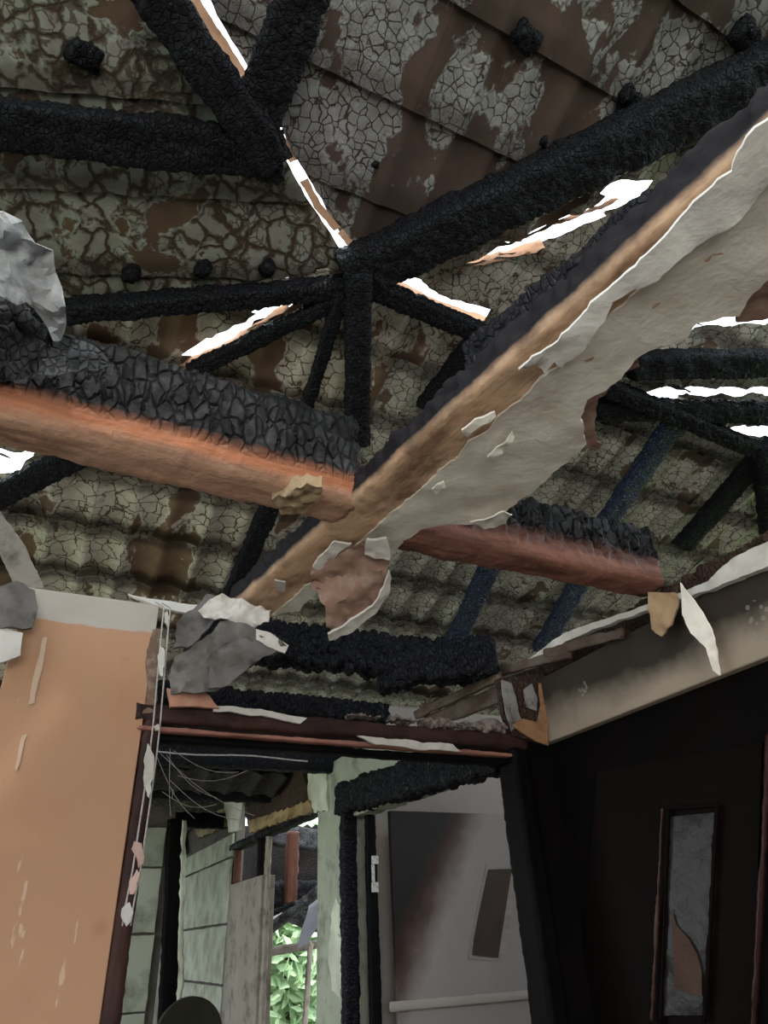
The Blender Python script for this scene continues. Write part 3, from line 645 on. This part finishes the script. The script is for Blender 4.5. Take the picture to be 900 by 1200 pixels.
# ------------------------------------------------------------------ doorway in the front wall
M_frame = wood_mat('brown_red_frame', (.06, .027, .022), (.035, .016, .014), (.012, .009, .009), .9)
M_frame2 = wood_mat('charred_frame', (.005, .004, .004), (.0035, .003, .003), (.0025, .002, .0025), .8)
M_frame2.node_tree.nodes['Principled BSDF'].inputs['Specular IOR Level'].default_value = .05
M_pink = wood_mat('pinkish_painted_edge', (.42, .19, .14), (.30, .13, .10), (.10, .05, .04), .6)
dj = empty('door_1', (1.1, WV+.05, 0)); tag(dj, kind='structure')
timber('head_frame', V((.28, WV+.05, 2.235)), V((2.0, WV+.05, 2.235)), .12, .075, M_frame, dj, depth=.004, wob=.006, cell=.03, sq=9, res=.02, seed=1)
timber('head_stop', V((.30, WV+.015, 2.178)), V((1.95, WV+.015, 2.172)), .05, .018, M_pink, dj, depth=.002, wob=.003, sq=7, res=.015, nr=16, seed=2)
timber('head_rail', V((.30, WV+.06, 2.155)), V((1.98, WV+.06, 2.15)), .07, .03, M_frame2, dj, depth=.003, wob=.003, sq=7, res=.02, nr=16, seed=4)
timber('jamb_left', V((.325, WV+.05, 0)), V((.345, WV+.05, 2.22)), .11, .065, M_frame, dj, up=V((1, 0, 0)), depth=.004, wob=.004, sq=9, res=.02, seed=3)
timber('jamb_right', V((1.955, WV+.05, 0)), V((1.945, WV+.05, 2.2)), .14, .10, M_frame2, dj, up=V((1, 0, 0)), depth=.005, wob=.004, sq=8, res=.016, seed=6)
M_rub = plaster_mat('burnt_rubble', (.34, .28, .25), (.12, .09, .08), (.03, .025, .022), .5, 18, .01)
rb = empty('rubble_crust', V((1.5, WV, 2.27))); tag(rb, 'crust of burnt plaster lumps on the doorway head beside the bulkhead corner', 'plaster')
for k, (x, w, h, dz) in enumerate(((1.50, .10, .03, 0), (1.60, .13, .035, .004), (1.72, .12, .045, 0), (1.82, .12, .05, .005), (1.90, .09, .03, .0), (1.36, .12, .02, 0), (1.18, .14, .018, 0))):
    (timber('plaster_lump', V((x-w/2, WV-.005, 2.285+dz)), V((x+w/2, WV+.02, 2.287+dz)), .07, h, M_rub, rb, depth=.012, cell=.02, wob=.022, sq=3, res=.006, seed=k*1.7, nr=24))
tag(plate('peach_plaster', D2([(196, 806), (215, 812), (232, 804), (246, 816), (256, 830), (230, 828), (200, 828)], 2.55), .02, plaster_mat('peach_plaster', (.52, .27, .19), (.4, .2, .14), (.6, .5, .44)), None, jit=.005, warp=.01, res=.015, seed=2), 'peach plaster remnant on the left end of the doorway head', 'plaster')
tag(plate('plaster_strip', D2([(250, 826), (300, 830), (360, 842), (352, 848), (300, 838), (250, 833)], 2.56), .012, M_plw, None, jit=.005, warp=.01, res=.015, seed=3), 'thin pale plaster strip along the top of the doorway head', 'plaster')
tag(plate('plaster_strip', D2([(420, 862), (470, 866), (530, 872), (540, 880), (500, 878), (440, 872)], 2.55), .012, M_edge, None, jit=.007, warp=.01, res=.012, seed=5), 'ragged white plaster edge on the right half of the doorway head', 'plaster')

# bulkhead corner with peeled paint
bc = empty('bulkhead_corner', at(612, 830, 'v', 2.56)); tag(bc, 'peeling plaster box end where the bulkhead meets the doorway head', 'plaster')
M_cg = plaster_mat('peeled_grey', (.30, .28, .27), (.14, .12, .11), (.04, .035, .03), .5, 9, .006)
M_bright = plaster_mat('scorched_orange_corner', (.38, .20, .10), (.22, .12, .07), (.12, .06, .04), .4, 12, .005)
plate('end_face', D2([(584, 795), (640, 788), (641, 872), (600, 862), (590, 835)], 2.575), .03, M_charbrown, bc, jit=.003, warp=.003, res=.02)
plate('peeled_patch', D2([(588, 797), (600, 800), (606, 822), (612, 846), (600, 856), (592, 836)], 2.56), .008, M_cg, bc, jit=.004, warp=.012, res=.012, seed=4)
plate('peeled_patch', D2([(614, 808), (624, 800), (630, 820), (628, 834), (618, 828)], 2.56), .008, M_cg, bc, jit=.004, warp=.012, res=.012, seed=5)
plate('scorched_corner', D2([(600, 850), (612, 842), (630, 846), (634, 826), (632, 800), (638, 800), (643, 874), (628, 868)], 2.555), .01, M_bright, bc, jit=.003, warp=.006, res=.012, seed=6)

# plates, cornice strip and boards on top of the right wall
tag(timber('wall_plate', V((2.28, WV+.35, 2.60)), V((2.28, .3, 2.64)), .22, .14, M_charbrown, depth=.012, cell=.05, wob=.016, seed=2), 'charred brown wall plate along the top of the right bulkhead', 'beam')
cs = [(578, 786, 2.86), (620, 772, 0), (660, 742, 0), (700, 728, 0), (745, 713, 0), (790, 697, 0), (830, 680, 0), (855, 655, 0), (900, 634, 0), (950, 600, 0), (960, 640, 0), (900, 664, 0), (868, 676, 0), (830, 692, 0), (790, 704, 0), (740, 722, 0), (700, 736, 0), (662, 752, 0), (625, 780, 0), (584, 795, 0)]
tag(plate('cornice_strip', [at(x, y, 'u', 2.06) for x, y, _ in cs], .03, M_plw, None, jit=.004, step=.012, warp=.006, res=.02, seed=3), 'broken cream cornice strip running up along the right bulkhead', 'cornice')
M_bd = wood_mat('burnt_board', (.10, .06, .045), (.05, .03, .024), (.2, .17, .15), .5)
for k, (a, b, c, d, u, lb) in enumerate((((488, 838), (586, 792), 0, .05, 2.0, 'pale-edged burnt board slanting down to the doorway head'), ((500, 848), (590, 812), 0, .09, 2.04, 'dark burnt board below the pale-edged one'), ((575, 790), (668, 765), 0, .05, 2.08, 'splintered board lying on the bulkhead corner'), ((640, 766), (728, 742), 0, .05, 2.09, 'dark splintered board on the middle of the bulkhead'))):
    tag(timber('burnt_board', at(*a, 'u', u-.04), at(*b, 'u', u-.02), .03, d, M_bd, depth=.004, wob=.008, sq=7, res=.014, nr=20, seed=k*2.2), lb, 'board')
tag(plate('hanging_flap', [at(x, y, 'u', 2.04) for x, y in ((759, 694), (790, 694), (792, 712), (788, 732), (776, 746), (764, 738), (760, 715))], .008, plaster_mat('tan_paper', (.46, .31, .18), (.34, .22, .13), (.18, .11, .07)), None, jit=.004, warp=.015, res=.014, step=.01, seed=1), 'tan paper flap hanging below the end of the brown beam', 'flap')
tag(plate('hanging_shard', [at(x, y, 'u', 2.0) for x, y in ((797, 683), (806, 696), (820, 716), (833, 738), (839, 762), (843, 792), (836, 786), (828, 760), (810, 742), (800, 720))], .008, M_pl, None, jit=.003, warp=.008, res=.012, step=.01, seed=2), 'long pointed cream plaster shard hanging in front of the bulkhead', 'plaster')

# dark door with narrow light in the right wall
M_ddoor = wood_mat('dark_red_door', (.0045, .0022, .0022), (.003, .0015, .0015), (.006, .0025, .002), .6, rough=.6)
M_ddoor.node_tree.nodes['Principled BSDF'].inputs['Specular IOR Level'].default_value = .04
M_mould = wood_mat('moulding', (.05, .022, .018), (.022, .010, .009), (.12, .08, .06), .4, rough=.4)
M_dglass = plaster_mat('sooted_glass', (.017, .0155, .0155), (.023, .021, .02), (.011, .010, .010), .3, 6, .004, rough=.3)
M_under = plaster_mat('brown_pane_behind', (.07, .042, .032), (.055, .033, .025), (.03, .02, .015), .3, 4)
dd = empty('door_2', (2.12, 1.5, 0)); tag(dd, kind='structure')
def U(x, y, u=2.12): return at(x, y, 'u', u)
du = [U(700, 905), U(893, 870), U(880, 1260), U(672, 1260)]
plate('leaf', du, .02, M_ddoor, dd, jit=0, warp=0, res=.1, n=V((-1, 0, 0)))
def strip(name, a, b, w, h, mt, u=2.105, par=None, **k): return timber(name, U(*a, u), U(*b, u), w, h, mt, par or dd, up=V((-1, 0, 0)), res=.015, depth=.003, wob=.004, sq=4, nr=14, **k)
strip('moulding', (776, 950), (764, 1195), .012, .012, M_mould, seed=1)
strip('moulding', (783, 950), (774, 1195), .016, .014, M_ddoor, seed=2)
strip('moulding', (840, 948), (826, 1195), .016, .014, M_ddoor, seed=3)
strip('moulding', (781, 947), (842, 944), .014, .014, M_ddoor, seed=4)
strip('edge_moulding', (902, 860), (882, 1230), .02, .02, wood_mat('reddish_edge', (.032, .011, .010), (.02, .007, .007), (.02, .01, .01), .4, rough=.35), seed=5)
pn = plate('pane', [U(x, y, 2.112) for x, y in ((785, 957), (838, 952), (826, 1168), (825, 1190), (776, 1190), (783, 1090), (783, 1000))], .004, M_dglass, dd, jit=.002, warp=.004, res=.02, step=.015)
tag(plate('bare_patch', [U(x, y, 2.104) for x, y in ((786, 1066), (792, 1085), (806, 1100), (816, 1118), (822, 1140), (822, 1167), (789, 1160), (790, 1135), (788, 1100))], .003, M_under, dd, jit=.002, warp=.002, res=.02, step=.01), 'brown bare patch in the pane')

# ------------------------------------------------------------------ far room: right-hand partition with door opening, panels and window
UW = 1.95
M_green = plaster_mat('mouldy_grey_green_plaster', (.34, .36, .28), (.23, .24, .19), (.08, .075, .055), .4, 3.5, .006)
M_panel = plaster_mat('pale_green_panel', (.58, .61, .49), (.46, .48, .38), (.24, .22, .16), .35, 2.5, .004, smoke=((.14, .10, .06), 5, .4))
def W(x, y, u=UW): return at(x, y, 'u', u)
vd = W(408, 1000).y; vw0, vw1 = W(372, 1000).y, W(308, 1000).y; vp0, vp1 = W(272, 1000).y, W(207, 1000).y
TH = .12
slab('wall_far_right_pier', (UW, vd, 0), (UW+TH, vw0, 2.62), M_green)
# head above the door opening (ragged underside is the burnt lintel)
tag(plate('wall_far_right_head', [V((UW, vd, 2.62)), V((UW, vd, 2.2)), V((UW, WV+.13, 2.17)), V((UW, WV+.13, 2.27)), V((UW, 3.3, 2.36)), V((UW, 3.9, 2.58))], .12, M_green, None, jit=.012, step=.03, warp=.004, res=.08, n=V((-1, 0, 0))), kind='structure')
lt = T('burnt_lintel', V((UW-.02, WV+.12, 2.215)), V((UW-.02, vd+.02, 2.32)), .14, .20, 'burnt black lintel over the inner door opening', M_char, cat='lintel', up=V((0, 0, 1)), depth=.015, wob=.02, cell=.04)
slab('wall_far_right_low', (UW, vw0, 0), (UW+TH, vw1, .75), M_green)
M_gb = plaster_mat('greyish_brown_plaster', (.30, .27, .23), (.22, .195, .165), (.06, .05, .04), .4, 4, .006)
slab('wall_far_right_strip', (UW, vw1, 0), (UW+TH, vp0, 2.02), M_gb)
slab('wall_far_right_backing', (UW+.03, vp0, 0), (UW+TH, 11.5, 2.95), M_dim)
wl = empty('wall_far_right', (UW, (vp0+vp1)/2, 0)); tag(wl, kind='structure')
zj = [0, .55, 1.20, 1.69, 2.27, 2.50]
for i in range(len(zj)-1):
    splits = [vp0+.01, vp0+(vp1-vp0)*.5, vp1] if i == 3 else [vp0+.01, vp1]
    for j in range(len(splits)-1):
        v0, v1 = splits[j]+.012, splits[j+1]-.012
        if v1 < v0: v0, v1 = v1, v0
        plate('panel', [V((UW+random.uniform(-.008, .004), v, z)) for v, z in ((v0, zj[i]+.012), (v1, zj[i]+.012), (v1, zj[i+1]-.012), (v0, zj[i+1]-.012))], .022, M_panel, wl, jit=.006, step=.08, warp=.006, res=.12, n=V((-1, 0, 0)), seed=i*3+j)
M_yel = wood_mat('yellow_scorched_board', (.34, .24, .11), (.24, .165, .08), (.06, .035, .02), .9, scale=(2, 14, 14))
def bd(pts, mt, lb, u=UW-.02, th=.03, seed=1, cat='board', name='scorched_board'):
    return tag(plate(name, [W(x, y, u) for x, y in pts], th, mt, None, jit=.02, step=.03, warp=.01, res=.07, seed=seed), lb, cat)
bd([(226, 968), (262, 946), (266, 968), (232, 982)], M_yel, 'yellow scorched board above the pale green panels')
bd([(283, 908), (335, 885), (350, 888), (352, 900), (320, 912), (285, 930)], M_yel, 'yellow scorched board above the dark gap over the window', seed=2)
bd([(285, 932), (352, 902), (362, 925), (362, 948), (290, 968)], M_charbrown, 'blackened board over the far window', u=UW+.0, seed=3)
bd([(292, 962), (362, 938), (366, 950), (292, 976)], M_yel, 'thin yellow board directly above the far window', u=UW-.03, seed=4)
bd([(358, 884), (380, 878), (384, 950), (368, 952), (362, 940)], M_panel, 'pale plaster tongue at the top of the inner pier', seed=5, cat='plaster', name='plaster_remnant')
bd([(262, 940), (270, 912), (284, 908), (284, 945), (280, 972), (268, 975)], M_plw, 'crumpled pale plaster knob between the two yellow boards', seed=6, u=UW-.08, cat='plaster', name='plaster_remnant')
bd([(392, 1050), (400, 1060), (402, 1120), (400, 1170), (388, 1160), (384, 1110)], M_panel, 'flaking pale patch on the inner pier', seed=7, u=UW-.005, th=.008, cat='plaster', name='plaster_remnant')
# window in the far partition
M_rb = wood_mat('red_brown_frame', (.11, .04, .025), (.06, .024, .017), (.02, .012, .01), .6)
wn = empty('window_1', (UW, (vw0+vw1)/2, .75)); tag(wn, kind='structure')
timber('frame_head', V((UW+.05, vw0, 2.36)), V((UW+.05, vp0+.1, 2.36)), .12, .08, M_frame2, wn, depth=.006, wob=.008, res=.03)
timber('frame_stile', V((UW+.05, vp0-.05, 2.02)), V((UW+.05, vp0-.05, 2.34)), .08, .10, M_rb, wn, res=.03)
timber('frame_stile', V((UW+.05, vw1+.22, 2.02)), V((UW+.05, vw1+.22, 2.34)), .08, .12, M_frame2, wn, res=.03)
timber('frame_stile', V((UW+.05, vw1, .75)), V((UW+.05, vw1, 2.34)), .05, .10, M_gb, wn, res=.03)
timber('frame_stile', V((UW+.06, vw0+.02, .75)), V((UW+.06, vw0+.02, 2.34)), .04, .10, M_frame2, wn, res=.03)
# end wall of the far room, with an opening
slab('wall_far_end', (-2, 11.4, 0), (.8, 11.5, 2.7), M_dim)
M_lg = plaster_mat('grey_green_end_panel', (.38, .40, .32), (.30, .31, .25), (.10, .10, .08), .4, 2, .005)
ew = empty('wall_far_return', (1.2, 7.4, 0)); tag(ew, kind='structure')
slab('wall_far_return_backing', (-2, 7.44, 0), (at(190, 1100, 'v', 7.44).x, 7.5, 2.7), M_dim)
r_ = lambda x, y: at(x, y, 'v', 7.4)
for k, (z0, z1) in enumerate(((0, 1.05), (1.07, 1.62), (1.64, 2.15), (2.17, 2.5))):
    xL, xR = r_(90, 1100).x, r_(180, 1100).x
    plate('panel', [V((xL, 7.4, z0)), V((xR, 7.4, z0)), V((xR, 7.4, z1)), V((xL, 7.4, z1))], .03, M_lg, ew, jit=.008, step=.08, warp=.01, res=.12, seed=k)
timber('charred_stud', r_(193, 1260), r_(207, 960), .17, .08, M_frame2, ew, res=.04)
timber('plaster_edge', at(208, 1260, 'v', 7.3), at(216, 962, 'v', 7.3), .05, .04, M_panel, ew, res=.05, depth=.01, wob=.02)
bd([(162, 1000), (190, 975), (212, 970), (215, 1000), (185, 1012), (165, 1020)], M_green, 'grey-green plaster scrap at the top of the far stud', u=1.9, seed=8, cat='plaster', name='plaster_remnant')
slab('wall_far_left', (-2.1, 2.74, 0), (-2.0, 11.5, .9), M_dim)
# low dark roof over the far end
lr = empty('ceiling_far_room', (0, 8.5, 2.8)); tag(lr, kind='structure')
for k in range(10):
    vs, fs = [], []
    for i in range(41):
        for j in range(2):
            vs.append(((-2.1+4.15*i/40), 5.6+k*.6+j*.64, 2.82+.03*math.sin(i*1.9)+.02*(1-j)+.02*noise.noise(V((i*.2, k, j)))))
    for i in range(40): fs.append((i*2, i*2+2, i*2+3, i*2+1))
    pyd('roof_sheet', vs, fs, M_dk, lr, Matrix())
for k, (v, z, lb) in enumerate(((4.9, 2.62, 'nearest'), (6.4, 2.66, 'middle'), (8.0, 2.66, 'farthest'))):
    T('far_joist', V((-2, v, z)), V((UW+.1, v, z)), .12, .16, lb+' of the three charred joists over the far room', cat='joist', group='charred joists over the far room', up=V((0, 0, 1)), res=.03)
tag(tube('wire', [V((.2+.1*i, 3.6, 2.33+.006*math.sin(i))) for i in range(12)], .004, M_wire), 'thin pale wire strung behind the doorway head', 'wire')

# inner door leaf, open against the cream wall
def leaf_mat():
    s = NT('scorched_white_door', .55, .35)
    sep = s.n('ShaderNodeSeparateXYZ', {0: s.tc}).outputs
    c = s.mix(s.noise(3, 5), (.24, .215, .20), (.19, .17, .16))
    # burn: dark on the hinge side and top, running diagonally
    t = s.math('ADD', sep[0], s.math('MULTIPLY', sep[2], -.62))
    t = s.math('ADD', t, s.math('MULTIPLY', s.math('SUBTRACT', s.noise(7, 6), .5), .16))
    c = s.mix(s.ramp(t, [(-.0, 0.0), (.001, 0.0)]), c, c)
    f = s.n('ShaderNodeMapRange', {0: t, 1: -.42, 2: -.82}).outputs[0]
    c = s.mix(s.ramp(f, [(0, 0.0), (.45, .85), (.65, 1.0)]), c, s.mix(s.ramp(f, [(.3, 0.0), (.9, 1.0)]), (.05, .02, .014), (.010, .008, .007)))
    s.bump(s.noise(12, 4), .002, .7)
    return s.out(c)
VL = 4.36
def Lf(x, y, v=VL): return at(x, y, 'v', v)
dl = empty('door_3', Lf(455, 1250)); tag(dl, kind='structure')
h0, h1 = Lf(457, 950), Lf(640, 962)
z1 = h0.z
Mx = Matrix.Translation(V((h0.x, VL, .3)))
def lplate(name, pts, th, mt, v, **k): return plate(name, [Lf(x, y, v) for x, y in pts], th, mt, dl, n=V((0, -1, 0)), **k)
leaf = box('leaf', (h0.x, VL, .3), (h0.x+.98, VL+.04, z1), leaf_mat(), dl, bev=.003)
leaf.data.transform(Matrix.Translation(V((.49, 0, 0)))); leaf.location.x -= .49
lplate('light_frame', [(570, 1013), (607, 1013), (592, 1126), (549, 1124), (551, 1104), (560, 1060)], .012, wood_mat('door_bead', (.26, .23, .21), (.2, .18, .165), (.1, .08, .07), .4), VL-.004, jit=0, warp=0, res=.05)
lplate('light_pane', [(573, 1019), (600, 1018), (584, 1122), (554, 1119), (556, 1100), (564, 1060)], .006, plaster_mat('dull_brown_glass', (.055, .04, .032), (.04, .03, .025), (.03, .022, .02), .3, 4, .002, rough=.3), VL-.012, jit=0, warp=0, res=.05)
timber('rail_bead', Lf(458, 1180, VL-.006), Lf(640, 1164, VL-.006), .02, .05, M_cream, dl, res=.04, depth=.001, wob=.001, sq=3, nr=16)
# frame of that door at the hinge side
fr = empty('trim_2', (UW, VL+.1, 0)); tag(fr, kind='structure')
timber('door_jamb', V((UW-.02, vd-.05, 0)), V((UW-.02, vd-.05, 2.26)), .10, .10, M_char, fr, up=V((1, 0, 0)), depth=.008, wob=.008, sq=8, res=.02)
timber('door_jamb', V((UW+.09, vd-.16, 0)), V((UW+.09, vd-.16, 2.2)), .05, .07, M_frame2, fr, up=V((1, 0, 0)), depth=.004, wob=.004, sq=8, res=.02)
M_steel = plaster_mat('hinge_steel', (.50, .50, .47), (.38, .37, .34), (.1, .09, .08), .4, 30, .002, rough=.4)
hg = empty('hinge', Lf(438, 1022, 4.2)); tag(hg, 'steel butt hinge on the charred inner door jamb', 'hinge')
for k, (y0, y1) in enumerate(((1003, 1013), (1013, 1034), (1034, 1046))):
    a, b = Lf(439, y0, 4.15), Lf(439, y1, 4.15)
    box('knuckle' if k == 1 else 'leaf_plate', (a.x-.022, a.y-.01, b.z+.001), (a.x+.022 if k != 1 else a.x-.004, a.y, a.z), M_steel, hg, bev=.002)

# dark round-topped shape at the bottom of the doorway
M_dome = plaster_mat('dark_olive_surface', (.022, .022, .014), (.03, .03, .02), (.015, .014, .01), .3, 5)
ctr = at(222, 1214, 'v', 3.4); Rr = (at(260, 1214, 'v', 3.4)-ctr).length
ch = empty('round_topped_shape', V((ctr.x, ctr.y, 0))); tag(ch, 'dark olive round-topped shape in front of the pale green panels', 'panel')
cpts = [ctr+V((Rr*math.cos(a), 0, Rr*math.sin(a)*.98)) for a in [math.pi*i/24 for i in range(25)]]
plate('back', cpts+[V((cpts[-1].x, ctr.y, .25)), V((cpts[0].x, ctr.y, .25))], .04, M_dome, ch, jit=0, warp=.002, res=.08, n=V((0, -1, 0)))
for sx in (-1, 1): box('support', (ctr.x+sx*(Rr-.03)-.02, ctr.y, 0), (ctr.x+sx*(Rr-.03)+.02, ctr.y+.04, .3), M_dome, ch)

sw = empty('cobweb', (.5, 2.9, 2.35)); tag(sw, 'sooty cobweb strands hanging in the top left corner of the doorway', 'cobweb')
rw = random.Random(5)
for k in range(9):
    a = at(190+rw.uniform(-8, 20), 870+rw.uniform(0, 60), 'v', 2.72); b = at(230+rw.uniform(-30, 70), 905+rw.uniform(-10, 60), 'v', 3.0)
    tube('strand', [a.lerp(b, t/6)-V((0, 0, .03*math.sin(math.pi*t/6))) for t in range(7)], .0012, M_wire, sw, ns=4)

# ------------------------------------------------------------------ outside the far window: burnt lean-to and greenery
def O_(x, y, d): return far(x, y, d)
T('lean_to_post', O_(340, 1060, 8.6), O_(343, 975, 8.6), .14, .14, 'brown post stub hanging outside the far window', M_rb, cat='post', up=V((0, 1, 0)), res=.03)
T('lean_to_beam', O_(300, 1050, 8.9), O_(400, 1048, 8.9), .3, .3, 'black beam across the far window opening', cat='beam', up=V((0, 0, 1)), res=.03, depth=.03, cell=.08)
T('lean_to_beam', O_(300, 975, 9.4), O_(400, 990, 9.4), .25, .25, 'charred eave beam under the sky strip in the far window', M_charash, cat='beam', up=V((0, 0, 1)), res=.03)
T('lean_to_beam', O_(312, 1092, 8.8), O_(380, 1040, 8.4), .14, .10, 'slanting charred batten outside the far window', M_charash, cat='beam', up=V((0, 0, 1)), res=.03)
T('lean_to_beam', O_(306, 1078, 8.7), O_(345, 1058, 8.4), .05, .05, 'thin bent batten at the left of the far window', cat='beam', up=V((0, 0, 1)), res=.03)
lt_ = empty('lean_to_roof', O_(350, 1000, 9.8)); tag(lt_, 'collapsed charred lean-to roofing seen through the far window', 'roof')
plate('charred_sheet', [O_(x, y, 9.8) for x, y in ((270, 968), (400, 966), (405, 1044), (350, 1038), (320, 1044), (265, 1040))], .03, M_dk, lt_, jit=.05, step=.06, warp=.05, res=.12)
plate('charred_sheet', [O_(x, y, 9.5) for x, y in ((344, 1042), (405, 1040), (405, 1092), (365, 1090), (340, 1080))], .03, M_charash, lt_, jit=.06, step=.06, warp=.05, res=.12)
plate('pale_lining', [O_(x, y, 9.7) for x, y in ((300, 1040), (348, 1036), (346, 1066), (322, 1080), (300, 1078))], .03, plaster_mat('pale_pink_lining', (.75, .68, .68), (.6, .54, .55), (.3, .25, .25)), lt_, jit=.05, step=.06, warp=.04, res=.12)
T('garden_pole', O_(300, 1118, 9.2), O_(375, 1106, 9.2), .09, .09, 'grey horizontal pole in front of the greenery', M_gb, cat='pole', up=V((0, 0, 1)), res=.03)
T('garden_pole', O_(364, 1105, 9.0), O_(355, 1230, 9.0), .06, .06, 'thin leaning pole in front of the greenery', M_gb, cat='pole', up=V((0, 1, 0)), res=.03)
tag(plate('hanging_plank', [O_(x, y, 7.2) for x, y in ((352, 1096), (362, 1062), (376, 1050), (376, 1080), (360, 1106), (348, 1112))], .02, plaster_mat('pale_blue_grey_plank', (.42, .42, .50), (.34, .34, .40), (.2, .2, .22)), None, jit=.01, step=.04, warp=.01, res=.06), 'pale blue-grey plank hanging askew in the far window', 'plank')
M_leaf = NT('leaf_green', .5, .3); M_leaf = M_leaf.out(M_leaf.mix(M_leaf.noise(3, 3), (.42, .60, .34), (.62, .78, .52)))
M_bark = wood_mat('bark', (.12, .09, .06), (.08, .06, .04), (.03, .02, .015))
def tree(px, d, h, rr, label, seed):
    c = far(px, 1330, d); c.z = 0; root = empty('leafy_tree', c); tag(root, label, 'tree', None)
    timber('trunk', c, c+V((0, 0, h*.6)), .22, .22, M_bark, root, up=V((0, 1, 0)), res=.08, sq=2, nr=12)
    rnd = random.Random(seed); vs, fs = [], []
    for _ in range(4200):
        while True:
            q = V((rnd.uniform(-1, 1), rnd.uniform(-1, 1), rnd.uniform(-1, 1)))
            if .35 < q.length < 1: break
        p = V((q.x*rr, q.y*rr, h*.52+q.z*h*.50)); a = V((rnd.gauss(0, 1), rnd.gauss(0, 1), rnd.gauss(0, .5))).normalized(); b = a.orthogonal().normalized()
        l = rnd.uniform(.10, .2); k = len(vs); vs += [p-a*l, p+b*l*.45, p+a*l, p-b*l*.45]; fs.append((k, k+1, k+2, k+3))
    o = pyd('crown', vs, fs, M_leaf, root, Matrix.Translation(c)); o['kind'] = 'stuff'
tree(335, 14, 3.4, 1.5, 'nearer bright green leafy tree outside the far window', 1)
tree(420, 19, 3.8, 2.0, 'leafy tree on the right behind the far window', 2)
tree(262, 20, 3.8, 2.0, 'leafy tree on the left behind the far window', 3)
